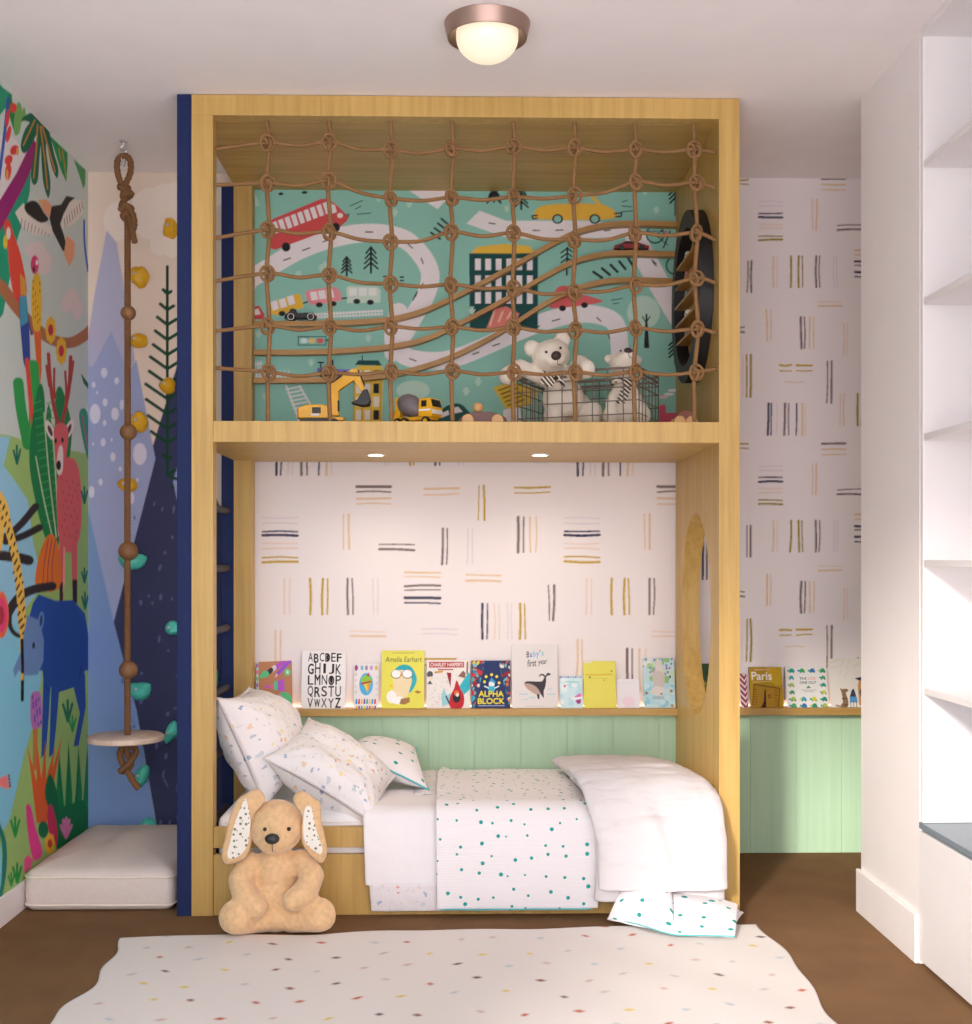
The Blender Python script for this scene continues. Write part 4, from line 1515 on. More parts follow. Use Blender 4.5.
# mixer truck
my = 4.0
c = PY(417, 420, my)
mx = thing('toy_mixer_truck', 'yellow toy concrete mixer truck with grey drum on the upper deck', 'toy truck', (c.x, my, ZD))
M = Matrix.Translation((c.x, my, ZD)) @ Matrix.Rotation(math.radians(-32), 4, 'Z')
MB(M).box(-.078, .07, -.024, .024, .022, .034, .002).build('chassis', YEL, mx)
cab = MB(M)
cab.prism([(.026, .030), (.078, .030), (.080, .062), (.072, .092), (.030, .092), (.026, .07)], -.033, .033)
cab.build('cab', YEL, mx, True, [('BEVEL', {'width': .003, 'segments': 2})])
MB(M).put([(.0808, -.028, .064), (.0808, .028, .064), (.0738, .026, .088), (.0738, -.026, .088), (.0788, -.028, .064), (.0788, .028, .064), (.0718, .026, .088), (.0718, -.026, .088)], [(0, 1, 2, 3), (4, 7, 6, 5), (0, 4, 5, 1), (1, 5, 6, 2), (2, 6, 7, 3), (3, 7, 4, 0)]).build('windscreen', GLS, mx, False)
MB(M).box(.040, .060, -.0345, -.032, .064, .084).build('side_window', GLS, mx, False)
MB(M).box(.079, .0825, -.030, .030, .040, .054, .001).build('front_panel', WHT, mx, False)
MB(M).box(.030, .074, -.0342, -.032, .050, .056).build('side_stripe', WHT, mx, False)
d = MB(M @ Matrix.Translation((-.022, 0, .072)) @ Matrix.Rotation(math.radians(-62), 4, 'Y'))
d.lathe([(0, -.05), (.018, -.05), (.033, -.018), (.038, .004), (.034, .028), (.020, .048), (.0, .052)], (0, 0, 0), 24)
d.build('drum', GRY, mx)
MB(M).prism([(-.086, .03), (-.060, .03), (-.056, .088), (-.066, .106), (-.082, .10), (-.078, .07)], -.016, .016).build('hopper', YEL, mx, True, [('BEVEL', {'width': .003, 'segments': 2})])
MB(M).prism([(-.092, .044), (-.080, .064), (-.076, .060), (-.088, .038)], -.01, .01).build('chute', ORG, mx, False)
for wx in (-.058, -.03, .054):
    for wy in (-.028, .028):
        w = disc(MB(M), (wx, wy, .0165), .016, .013).build('wheel', DKG, mx)
        disc(MB(M), (wx, wy + (-.0062 if wy < 0 else .0062), .0165), .008, .002).build('hub', YEL, w)


# wooden pull toys
def pull_toy(u0, u1, v_top, y, label, colour, ball=None):
    a, b = PY(u0, 421, y), PY(u1, 421, y)
    top = PY((u0 + u1) / 2, v_top, y).z
    cx, L = (a.x + b.x) / 2, (b.x - a.x)
    t = thing('wooden_pull_toy', label, 'wooden toy', (cx, y, ZD), 'wooden pull toys on the upper deck')
    hgt = top - ZD
    prof = [(cx - L / 2, ZD + .010)] + [(cx - L / 2 * math.cos(PI * k / 16), ZD + .012 + (hgt - .012) * math.sin(PI * k / 16) ** .8) for k in range(17)] + [(cx + L / 2, ZD + .010)]
    MB().prism(prof, y - .027, y + .027).build('toy_body', colour, t, True, [('BEVEL', {'width': .004, 'segments': 3})])
    light = mat('pale_beech', (222, 172, 112), 0.4)
    for fx in (-.3, .3):
        for sy in (-1, 1):
            disc(MB(), (cx + fx * L, y + sy * .033, ZD + .0205), .020, .010).build('wheel', light, t)
    if ball:
        p = PY(ball, v_top, y)
        MB().ell((p.x, y, top + .016), .0175).build('ball', light, t)
    return t


pull_toy(458, 507, 412.5, 3.99, 'dark brown wooden pull toy topped by a pale ball', mat('walnut', (104, 56, 40), 0.4, mottle=.12, mscale=40), 478)
pull_toy(674, 694, 411, 4.02, 'small reddish wooden pull toy beside the wire basket', mat('rosewood', (130, 66, 44), 0.4, mottle=.12, mscale=40))


# toys on the wavy tracks
def track_top(i, u):
    pts = TR[i][1]
    for (ua, va), (ub, vb) in zip(pts, pts[1:]):
        if ua <= u <= ub:
            return PY(u, va + (vb - va) * (u - ua) / (ub - ua), TY0).z + 0.0105


ty = TY0 + 0.019
z = track_top(0, 300)
x = PY(300, 320, ty).x
v = thing('vintage_toy_car', 'black vintage toy car with white rimmed wheels on the topmost wavy track', 'toy car', (x, ty, z))
M = Matrix.Translation((x, ty, z))
MB(M).prism([(-.058, .010), (.060, .010), (.062, .020), (.05, .030), (.02, .032), (.012, .030), (-.008, .030), (-.016, .044), (-.034, .046), (-.040, .034), (-.056, .022)], -.013, .013).build('car_body', DKG, v, True, [('BEVEL', {'width': .002, 'segments': 2})])
for wx in (-.032, .042):
    for wy in (-.014, .014):
        w = disc(MB(M), (wx, wy, .0152), .0148, .006).build('wheel', DKG, v)
        ring = [Vector((wx + .0115 * math.cos(2 * PI * k / 20), wy + (-.0035 if wy < 0 else .0035), .0152 + .0115 * math.sin(2 * PI * k / 20))) for k in range(20)]
        MB(M).tube(ring, .0013, n=6, closed=True).build('rim', WHT, w)
MB(M).box(.060, .064, -.008, .008, .015, .021).build('tail_lamp', mat('toy_red', (206, 54, 50), .35), v, False)

z = track_top(1, 632)
x = PY(631, 245, ty).x
v = thing('red_toy_car', 'dark red toy car on the middle wavy track', 'toy car', (x, ty, z))
M = Matrix.Translation((x, ty, z))
MB(M).prism([(-.066, .008), (.066, .008), (.068, .018), (.040, .026), (.018, .036), (-.024, .036), (-.042, .026), (-.064, .020)], -.014, .014).build('car_body', mat('toy_maroon', (150, 36, 40), .3), v, True, [('BEVEL', {'width': .002, 'segments': 2})])
MB(M).prism([(-.03, .026), (.022, .026), (.014, .0335), (-.022, .0335)], -.0145, .0145).build('side_window', GLS, v, False)
for wx in (-.04, .04):
    for wy in (-.0145, .0145):
        disc(MB(M), (wx, wy, .0115), .011, .006).build('wheel', DKG, v)

z = track_top(2, 334)
x = PY(333, 370, ty).x
v = thing('toy_tractor', 'small violet blue toy tractor with a black chimney on the lowest wavy track', 'toy tractor', (x, ty, z))
M = Matrix.Translation((x, ty, z))
VB = mat('toy_violet', (112, 112, 196), .35)
MB(M).prism([(-.060, .010), (.064, .010), (.066, .028), (.02, .030), (.012, .026), (-.012, .026), (-.02, .034), (-.058, .032)], -.011, .011).build('tractor_body', VB, v, True, [('BEVEL', {'width': .002, 'segments': 2})])
MB(M).tube([(-.002, 0, .026), (-.002, 0, .066)], [.004, .003]).build('chimney', DKG, v)
MB(M).tube([(-.046, 0, .032), (-.046, 0, .056)], .002).tube([(-.058, 0, .056), (-.034, 0, .056)], .0025).build('steering_post', DKG, v)
for wx, wr in ((-.040, .013), (0.004, .016), (.046, .011)):
    for wy in (-.0145, .0145):
        disc(MB(M), (wx, wy, wr + .0005), wr, .006).build('wheel', DKG, v)

# ------------------------------------------------------------------ wire basket with two bears
WIRE = mat('grey_wire', (124, 110, 100), 0.5, 0.3)
bal = math.radians(-24)
bw, bd, bh = 0.43, 0.25, 0.198
corner = PY(639, 370, 3.955)       # front right corner of the rim
MBK = Matrix.Translation((corner.x, corner.y, ZD)) @ Matrix.Rotation(bal, 4, 'Z')
bk = thing('wire_basket', 'grey wire mesh basket holding two cream bears on the upper deck', 'basket', (corner.x, corner.y, ZD))


def panel(x0, y0, x1, y1, name, nx):
    w = MB(MBK)
    for k in range(nx + 1):
        t = k / nx
        w.tube([(x0 + (x1 - x0) * t, y0 + (y1 - y0) * t, .003), (x0 + (x1 - x0) * t, y0 + (y1 - y0) * t, bh)], .0020, n=6)
    for z in (.045, .09, .135, .165, .182):
        w.tube([(x0, y0, z), (x1, y1, z)], .0019, n=6)
    w.build(name, WIRE, bk)


panel(-bw, 0, 0, 0, 'front_mesh', 8)
panel(-bw, bd, 0, bd, 'back_mesh', 8)
panel(0, 0, 0, bd, 'side_mesh', 6)
panel(-bw, 0, -bw, bd, 'side_mesh', 6)
w = MB(MBK)
for k in range(14):
    w.tube([(-bw * k / 13, 0, .003), (-bw * k / 13, bd, .003)], .0014, n=6)
w.build('bottom_mesh', WIRE, bk)
w = MB(MBK)
for z, r in ((bh, .0038), (.003, .0028), (bh - .02, .0022)):
    w.tube([(-bw, 0, z), (0, 0, z), (0, bd, z), (-bw, bd, z)], r, n=8, closed=True)
w.build('rim_wire', WIRE, bk)

PLUSH = mat('cream_plush', (232, 222, 206), 0.95, bump=(160, .5, .002), mottle=.05, mscale=50, sheen=.3)
NOSE = mat('brown_nose', (62, 46, 42), 0.6)
STRP = stripe_mat('striped_ribbon', (232, 222, 204), (56, 48, 46), 34)


def bear(label, base, s, head, tilt, turn, arms, scarf, roll=0.0):
    """base: seat on the basket floor; head: centre of the head, all in metres"""
    t = thing('teddy_bear', label, 'teddy bear', base, 'cream bears in the wire basket')
    b, h = Vector(base), Vector(head)
    R = Matrix.Rotation(turn, 3, 'Z') @ Matrix.Rotation(roll, 3, 'Y') @ Matrix.Rotation(tilt, 3, 'X')

    def fill(mb):
        mid = b.lerp(h, .42)
        mb.ell(b + Vector((0, 0, .052 * s)), (.058 * s, .048 * s, .055 * s))
        mb.ell(mid, (.058 * s, .044 * s, .058 * s))
        mb.ell(b.lerp(h, .68), (.036 * s, .032 * s, .040 * s))
        mb.ell(h, (.052 * s, .047 * s, .044 * s), R)
        mb.ell(h + R @ Vector((0, -.034 * s, -.010 * s)), (.030 * s, .024 * s, .022 * s), R)
        for sx in (-1, 1):
            mb.ell(h + R @ Vector((.043 * s * sx, .006 * s, .033 * s)), (.023 * s, .012 * s, .023 * s), R)
        for pts in arms:
            chain(mb, pts, [.022 * s, .021 * s, .025 * s][:len(pts)])
        for sx in (-1, 1):
            chain(mb, [b + Vector((.030 * s * sx, -.01 * s, .032 * s)), b + Vector((.052 * s * sx, -.048 * s, .031 * s))], [.030 * s, .030 * s])
            mb.ell(b + Vector((.052 * s * sx, -.056 * s, .036 * s)), (.027 * s, .018 * s, .034 * s))
    blob('bear_body', PLUSH, t, fill, .0055, 5)
    MB().ell(h + R @ Vector((0, -.057 * s, -.002 * s)), (.014 * s, .008 * s, .012 * s), R).build('nose', NOSE, t)
    for sx in (-1, 1):
        MB().ell(h + R @ Vector((.020 * s * sx, -.0435 * s, .014 * s)), .0036 * s, R, 10, 8).build('eye', BLACK, t)
    MB().tube([h + R @ Vector((0, -.056 * s, -.014 * s)), h + R @ Vector((0, -.052 * s, -.026 * s)), h + R @ Vector((.010 * s, -.047 * s, -.030 * s))], .0012, n=6).build('mouth', NOSE, t)
    scarf(t, b, h, s)
    return t


def loc(x, y, z):
    return MBK @ Vector((x, y, z))


def bow(t, b, h, s):
    n = b.lerp(h, .70) + Vector((-.004, -.036 * s, -.002))
    MB().put([n + Vector(q) for q in ((0, 0, .006), (-.052, -.012, .020), (-.058, -.012, -.022), (-.02, -.008, -.038), (0, 0, -.006), (0, .005, .006), (-.052, -.006, .020), (-.058, -.006, -.022), (-.02, -.002, -.038), (0, .005, -.006))],
             [(0, 1, 2, 3, 4), (9, 8, 7, 6, 5), (0, 5, 6, 1), (1, 6, 7, 2), (2, 7, 8, 3), (3, 8, 9, 4), (4, 9, 5, 0)]).ell(n + Vector((0, -.004, 0)), .011).tube([n, n + Vector((.018, -.006, -.02)), n + Vector((.022, -.008, -.034))], [.007, .008, .005]).build('striped_bow', STRP, t)


def scarf(t, b, h, s):
    n = b.lerp(h, .72)
    m = MB()
    m.tube([n + Vector((.04 * s * math.cos(a), .036 * s * math.sin(a), 0)) for a in [2 * PI * k / 16 for k in range(16)]], .010 * s, n=8, closed=True)
    c0 = n + Vector((.012, -.046 * s, .004))
    vs = []
    for k in range(6):
        f = k / 5
        for sx in (-1, 1):
            for d in (0, .006):
                vs.append(c0 + Vector((sx * .017 - .035 * f, d - .012 * f, -.085 * f)))
    fs = [(0, 1, 3, 2), (20, 22, 23, 21)]
    for k in range(5):
        a = k * 4
        fs += [(a, a + 2, a + 6, a + 4), (a + 1, a + 5, a + 7, a + 3), (a, a + 4, a + 5, a + 1), (a + 2, a + 3, a + 7, a + 6)]
    m.put(vs, fs)
    m.build('striped_scarf', STRP, t)


h1 = PY(551, 356, 4.07)
b1 = loc(-.285, .150, .020)
rim = lambda u, v, y: PY(u, v, y)
la = [b1.lerp(h1, .66) + Vector((-.03, 0, 0)), rim(520, 367, 4.05), rim(508, 376, 4.03)]
ra = [b1.lerp(h1, .66) + Vector((.03, 0, 0)), rim(580, 363, 4.0), rim(586, 369, 3.955)]
bear('larger cream bear with striped bow, leaning over the basket rim', b1, 1.28, h1, .12, .12, [la, ra], bow, -.30)
h2 = PY(625, 364, 4.06)
b2 = loc(-.090, .138, .018)
la = [b2.lerp(h2, .60) + Vector((-.02, 0, 0)), b2.lerp(h2, .35) + Vector((-.05, -.03, 0))]
ra = [b2.lerp(h2, .60) + Vector((.02, 0, 0)), b2.lerp(h2, .35) + Vector((.045, -.03, 0))]
bear('smaller cream bear with striped scarf, snout tipped up', b2, 1.02, h2, -.75, .1, [la, ra], scarf)

# ------------------------------------------------------------------ book ledges
LZ0, LZ1, LY = 0.536, 0.5625, 4.535
lg = MB().box(BX2 + 0.002, BX3 - 0.001, LY, YB - .002, LZ0, LZ1, .0015).build('picture_ledge', WOODE, None, False)
tag(lg, 'oak picture ledge along the wall inside the lower bunk', 'ledge', 'oak picture ledges')
lg = MB().box(BX4 + 0.001, XR - 0.001, LY, YB - .002, LZ0, LZ1, .0015).build('picture_ledge', WOODE, None, False)
tag(lg, 'oak picture ledge in the alcove right of the play bed', 'ledge', 'oak picture ledges')
for a, b, lab in ((BX2 + .03, BX3 - .02, 'warm light strip behind the books in the lower bunk'), (BX4 + .02, XR - .05, 'warm light strip behind the books in the alcove')):
    st = thing('light_strip', lab, 'light strip', ((a + b) / 2, YB - .012, LZ1), 'light strips behind the books')
    MB().box(a, b, YB - .012, YB - .004, LZ1 + .0005, LZ1 + .0025).build('channel', WHITE, st, False)
    MB().box(a, b, YB - .011, YB - .005, LZ1 + .0026, LZ1 + .0045).build('diffuser', mat('strip_glow', (255, 226, 190), .5, emit=((255, 214, 170), 3.0)), st, False)

PAGE = mat('paper_pages', (236, 230, 220), 0.8)
PM = paint_mat('book_cover', 0.45)


def book(u0, u1, vt, label, base, draw, spine=None, depth=0.010, name='picture_book', tilt=0.0, cat='book'):
    yb, yt = LY + .022, YB - .016
    a, b = PY(u0, 708, yb), PY(u1, 708, yb)
    w = b.x - a.x
    zt = PY(u0, vt, (yb + yt) / 2).z
    z0 = LZ1 + .0006
    h = math.hypot(zt - z0, yt - yb)
    ey_ = Vector((0, yt - yb, zt - z0)).normalized()
    ex_ = Vector((1, 0, 0))
    if tilt:
        R = Matrix.Rotation(tilt, 3, ex_.cross(ey_))
        ex_, ey_ = R @ ex_, R @ ey_
    nrm = ex_.cross(ey_)             # towards the room
    O = Vector((a.x, yb, z0))
    t = thing(name, label, cat, (a.x + w / 2, yb, z0), 'picture books on the ledges')
    cv = Canvas(w, h, .0016, base, lambda x, y: (x * w, y * h))
    draw(cv)
    cv.build('front_cover', PM, O, ex_, ey_, t)

    def slab(nm, m, d0, d1, i=0.0):
        q = []
        for d in (d0, d1):
            for x, y in ((i, i), (w - i, i), (w - i, h - i), (i, h - i)):
                q.append(O + ex_ * x + ey_ * y - nrm * d)
        MB().put(q, [(0, 1, 2, 3), (7, 6, 5, 4), (0, 4, 5, 1), (1, 5, 6, 2), (2, 6, 7, 3), (3, 7, 4, 0)]).build(nm, m, t, False)
    bm_ = mat('boards_%d_%d_%d' % tuple(spine or base), spine or base, .5)
    slab('cover_board', bm_, .0003, .0018)
    slab('page_block', PAGE, .0019, depth - .0018, .0022)
    slab('back_board', bm_, depth - .0017, depth)
    return t


def d_craft(c):
    PU, GN, PNK = (184, 92, 208), (96, 204, 142), (226, 112, 160)
    c.poly([(0, 0), (.07, 0), (.07, 1), (0, 1)], (190, 226, 210))
    for k in range(7):
        c.ell(.035, .08 + k * .14, .03, .05, (PU, GN, PNK)[k % 3])
    c.line([(.5, .84), (.8, .97)], .11, PU)
    c.line([(.42, .80), (.52, .86)], .11, (226, 214, 220))
    c.line([(.36, .77), (.43, .81)], .11, (70, 60, 74))
    c.poly([(.10, .66), (.2, .80), (.34, .78), (.36, .70), (.26, .66)], GN, 4)
    c.line([(.60, .72), (.95, .98)], .08, (150, 90, 220))
    c.poly([(.52, .64), (.58, .74), (.62, .69)], (232, 190, 210))
    c.ell(.88, .75, .09, .08, GN)
    c.ell(.88, .75, .04, .04, (200, 236, 214))
    c.poly([(.34, .48), (.52, .54), (.52, .38), (.36, .44)], PNK)
    c.poly([(.50, .56), (.60, .58), (.60, .38), (.50, .38)], GN)
    c.poly([(.60, .58), (.78, .62), (.80, .34), (.60, .37)], PU)
    c.ell(.30, .46, .05, .04, PU)
    c.ell(.78, .14, .22, .19, GN)
    c.ell(.62, .20, .12, .08, (232, 140, 190))
    c.ell(.42, .08, .10, .10, (238, 230, 238))
    c.ell(.24, .14, .12, .08, PU)
    c.ell(.53, .05, .06, .05, PU)


def d_abc(c):
    K = (22, 22, 24)
    rows = [('ABCDEF', .80, .95), ('GHIJK', .595, .77), ('LMNOP', .41, .575), ('QRSTU', .20, .375), ('VWXYZ', .015, .17)]
    rb = random.Random(2)
    for s, y0, y1 in rows:
        n = len(s)
        for i, ch in enumerate(s):
            cw = .78 / n
            x0 = .13 + i * cw
            bold = .06 if ch in 'BDMORZFGW' else .02
            iw = .35 if ch == 'I' else .78
            c.text(ch, x0 + cw * (1 - iw) / 2, y0 + rb.uniform(-.01, .015), x0 + cw * (1 + iw) / 2, y1 + rb.uniform(-.012, .015), K, bold)
            if ch in 'DO':
                c.ell(x0 + cw * .5, (y0 + y1) / 2, cw * .22, (y1 - y0) * .36, K)


def d_ice(c):
    for x, col in ((.1, (200, 70, 80)), (.32, (120, 190, 220)), (.5, (150, 140, 170)), (.7, (200, 150, 200)), (.9, (210, 180, 90))):
        c.ell(x, .90, .06, .055, col)
    c.ell(.08, .90, .05, .07, (150, 60, 140))
    for k in range(8):
        c.ell(.08 if k % 2 else .92, .30 + k * .065, .05, .04, ((214, 216, 212), (204, 208, 206), (222, 210, 206))[k % 3])
    c.ell(.5, .54, .28, .25, (80, 176, 226))
    c.poly([(.38, .56), (.68, .56), (.56, .34)], (240, 200, 40))
    c.poly([(.55, .56), (.68, .56), (.56, .34)], (232, 150, 40))
    c.poly([(.30, .56), (.36, .70), (.56, .75), (.70, .66), (.70, .56)], (140, 200, 60), 3)
    c.poly([(.50, .74), (.62, .80), (.60, .70)], (190, 40, 70))
    c.line([(.30, .55), (.70, .60)], .04, (190, 50, 60))
    cols = [(40, 150, 220), (220, 50, 70), (240, 190, 40), (120, 60, 160), (40, 170, 150), (240, 200, 50)]
    for i in range(8):
        c.poly([(.08 + i * .107, .10), (.16 + i * .107, .11), (.15 + i * .107, .22), (.09 + i * .107, .21)], cols[i % 6])
        c.poly([(.09 + i * .107, .0), (.16 + i * .107, .0), (.16 + i * .107, .06), (.10 + i * .107, .065)], cols[(i + 2) % 6])


def d_bird(c):
    c.line([(.25, .955), (.76, .955)], .012, (170, 166, 100))
    c.text('Amelia Earhart', .08, .80, .94, .89, (60, 70, 74), 0, .15)
    c.poly([(.30, .66), (.38, .72), (.52, .755), (.68, .72), (.79, .60), (.82, .48), (.76, .36), (.66, .27), (.65, .34), (.70, .42), (.70, .52), (.60, .62), (.44, .66)], (44, 172, 186), 4)
    c.poly([(.30, .62), (.42, .66), (.58, .64), (.69, .52), (.68, .40), (.60, .22), (.44, .20), (.30, .28), (.28, .45)], (238, 222, 180), 4)
    c.ell(.24, .20, .12, .11, (246, 246, 242))
    c.ell(.40, .14, .17, .065, (250, 250, 248))
    c.poly([(.46, .17), (.66, .19), (.66, .11), (.54, .07), (.42, .08)], (160, 116, 74))
    for x in (.34, .60):
        c.ell(x, .59, .125, .078, (120, 90, 60))
        c.ell(x, .595, .11, .068, (250, 250, 250))
    c.poly([(.44, .60), (.48, .57), (.42, .54)], (230, 150, 40))
    c.ell(.23, .39, .03, .025, (236, 196, 40))
    c.line([(.80, .285), (.90, .28)], .03, (180, 110, 60))
    c.line([(.84, .31), (.85, .26)], .02, (180, 110, 60))


def d_harper(c):
    c.poly([(.06, .84), (.86, .84), (.86, .96), (.06, .96)], (176, 50, 56))
    c.text("CHARLEY HARPER'S", .09, .865, .83, .94, (242, 230, 226), .05)
    c.line([(.27, .80), (.60, .80)], .03, (186, 96, 92))
    c.line([(.2, .74), (.36, .76)], .045, (206, 160, 80))
    c.ell(.08, .70, .07, .07, (84, 84, 94))
    c.poly([(.02, .50), (.14, .50), (.08, .58)], (84, 84, 94))
    c.ell(.09, .62, .05, .04, (228, 214, 196))
    rr = random.Random(4)
    for k in range(46):
        c.ell(rr.uniform(.05, .52), rr.uniform(.02, .66), .008, .006, (96, 92, 96))
    c.poly([(.46, .74), (.57, .73), (.55, .42)], (150, 30, 40))
    c.poly([(.75, .45), (.86, .60), (.96, .74), (1, .70), (1, .40), (.86, .28)], (50, 180, 196))
    c.poly([(.36, .04), (.34, .25), (.40, .42), (.47, .27), (.55, .32), (.55, .10)], (150, 206, 218))
    c.line([(.45, .25), (.55, .05)], .03, (40, 40, 46))
    c.poly([(.69, .58), (.78, .40), (.86, .26), (.85, .08), (.78, 0), (.58, 0), (.52, .10), (.55, .27), (.63, .40)], (190, 32, 44), 3)
    c.ell(.69, .24, .09, .125, (34, 30, 34))
    c.ell(.69, .31, .06, .06, (222, 110, 50))
    c.ell(.71, .28, .035, .04, (230, 220, 214))
    c.line([(.94, .95), (.93, .73)], .04, (150, 110, 90))
    c.poly([(.72, .66), (.84, .78), (.90, .72), (.88, .62)], (140, 100, 84))


def d_alpha(c):
    rr = random.Random(9)
    pal = [(196, 48, 60), (60, 170, 186), (226, 200, 60), (206, 110, 60), (120, 180, 180), (230, 222, 210), (150, 30, 60), (40, 130, 160)]
    for k in range(170):
        c.ell(rr.random(), rr.random(), rr.uniform(.02, .07), rr.uniform(.02, .05), pal[rr.randrange(8)], rr.uniform(0, 3))
    c.poly([(.36, 1), (.68, 1), (.98, 0), (.08, 0)], (34, 52, 100))
    c.text('ALPHA', .19, .245, .82, .36, (240, 224, 50), .07)
    c.text('BLOCK', .17, .095, .84, .21, (240, 224, 50), .07)
    c.line([(.18, .055), (.84, .055)], .012, (190, 200, 220))
    c.ell(.52, .50, .075, .065, (226, 238, 240))
    c.poly([(.43, .53), (.52, .64), (.62, .55), (.6, .52), (.5, .56)], (60, 160, 206))
    c.poly([(.42, .46), (.60, .46), (.60, .36), (.44, .36)], (60, 180, 206))
    c.line([(.34, .46), (.44, .42)], .025, (226, 238, 240))
    c.line([(.60, .42), (.70, .46)], .025, (226, 238, 240))
    for x, y in ((.34, .55), (.38, .66), (.52, .70), (.65, .66), (.71, .53)):
        c.ell(x, y, .035, .03, (240, 222, 70))


def d_whale(c):
    K = (50, 50, 56)
    cols = [K, (90, 130, 200), (90, 190, 220), K, K, (120, 210, 220)]
    for i, ch in enumerate("Baby's"):
        x_ = .33 + i * .07 - (.03 if i == 5 else 0)
        c.text(ch, x_, {'y': .775, "'": .865}.get(ch, .80) + i * .006, x_ + (.055 if ch != "'" else .016), (.895 if ch in "Bb'" else .862) + i * .006, (K, (80, 110, 206), (80, 190, 216), (96, 150, 220), K, (110, 206, 214))[i], .03)
    c.text('first', .35, .65, .54, .76, K, .02, .1, .08)
    c.text('year', .58, .66, .78, .745, K, .02, .1, .08)
    c.poly([(.28, .40), (.34, .425), (.52, .42), (.66, .425), (.70, .48), (.74, .49), (.745, .42), (.72, .32), (.69, .27), (.69, .16), (.63, .22), (.60, .25), (.50, .24), (.36, .32), (.28, .37)], (56, 54, 62), 3)
    c.poly([(.28, .385), (.40, .385), (.54, .33), (.62, .23), (.52, .22), (.42, .26), (.32, .32)], (186, 160, 146), 3)
    c.poly([(.54, .22), (.56, .15), (.60, .14), (.60, .22)], (56, 54, 62))
    c.poly([(.73, .48), (.66, .52), (.59, .49), (.62, .535), (.69, .54), (.735, .51), (.77, .555), (.83, .55), (.845, .52), (.78, .515)], (56, 54, 62), 2)
    for x, y, w in ((.25, .22, .09), (.30, .14, .03), (.44, .17, .07), (.85, .22, .09), (.82, .30, .04)):
        c.line([(x - w, y), (x + w, y)], .014, (160, 212, 222))
    c.line([(.3, .03), (.72, .03)], .008, (190, 186, 190))


def d_sky(c):
    rr = random.Random(6)
    for k in range(30):
        c.ell(rr.random(), rr.random(), .14, .07, ((206, 234, 240), (186, 222, 234), (226, 240, 244))[k % 3])
    for k in range(9):
        c.ell(.05 + k * .11, .96, .05, .03, ((150, 120, 180), (196, 180, 200), (120, 190, 210))[k % 3])
    c.line([(.25, .82), (.85, .8)], .03, (130, 206, 200))
    c.ell(.22, .68, .05, .04, (210, 90, 130))
    c.poly([(.6, .34), (.85, .46), (.95, .42), (.92, .30)], (226, 120, 190))
    c.poly([(.66, .24), (.92, .28), (.88, .14), (.76, .13)], (166, 50, 140))
    c.line([(.6, .30), (.94, .33)], .04, (240, 246, 248))


def d_honey(c):
    c.line([(.08, .705), (.4, .70), (.88, .71)], .022, (216, 178, 60))
    c.line([(.22, .63), (.76, .63)], .010, (206, 190, 90))
    c.ell(.87, .78, .022, .016, (90, 80, 50))
    c.ell(.19, .65, .03, .018, (80, 70, 50))
    c.ell(.64, .59, .02, .012, (110, 100, 60))
    c.poly([(.02, 1), (.26, 1), (.26, .96), (.02, .95)], (232, 226, 210))


def d_pale(c):
    c.ell(.5, .22, .26, .17, (240, 218, 228))
    c.line([(.2, .86), (.8, .86)], .02, (222, 226, 232))


def d_bunny(c):
    rr = random.Random(8)
    for k in range(70):
        y = rr.random()
        c.ell(rr.random(), y, .10, .06, ((150, 206, 226), (176, 220, 234), (196, 228, 236))[k % 3] if y < .5 else ((140, 196, 130), (196, 222, 196), (170, 210, 150), (226, 232, 232))[k % 4])
    for k in range(16):
        c.ell(rr.random(), rr.uniform(.6, .98), .035, .025, ((140, 110, 200), (190, 120, 190), (110, 150, 210))[k % 3])
    G, L = (206, 198, 196), (222, 216, 214)
    c.poly([(.38, .70), (.43, .95), (.50, .97), (.52, .72)], L, 3)
    c.poly([(.50, .72), (.53, .97), (.60, .92), (.62, .70)], L, 3)
    c.poly([(.28, .68), (.42, .74), (.60, .72), (.68, .60), (.66, .44), (.50, .38), (.34, .44)], G, 4)
    c.ell(.43, .34, .19, .10, L)
    c.ell(.62, .36, .05, .06, L)
    c.ell(.56, .28, .025, .018, (60, 54, 58))
    c.line([(.30, .20), (.62, .20)], .06, (170, 196, 206))
    for x, y in ((.10, .30), (.88, .34), (.9, .05)):
        c.ell(x, y, .05, .03, (150, 110, 80))
        c.ell(x + .02, y + .01, .02, .015, (230, 200, 120))
    c.ell(.85, .62, .03, .03, (60, 56, 60))


def d_moss(c):
    rr = random.Random(31)
    for k in range(60):
        c.ell(rr.random(), rr.uniform(0, .6), .05, .03, ((190, 180, 60), (120, 150, 60), (200, 160, 70))[k % 3])
    c.ell(.5, .8, .3, .08, (40, 84, 52))


def d_chev(c):
    for k in range(-1, 9):
        c.line([(0, k * .17 + .17), (.68, k * .17), (1.0, k * .17 + .13)], .10, (150, 56, 84))


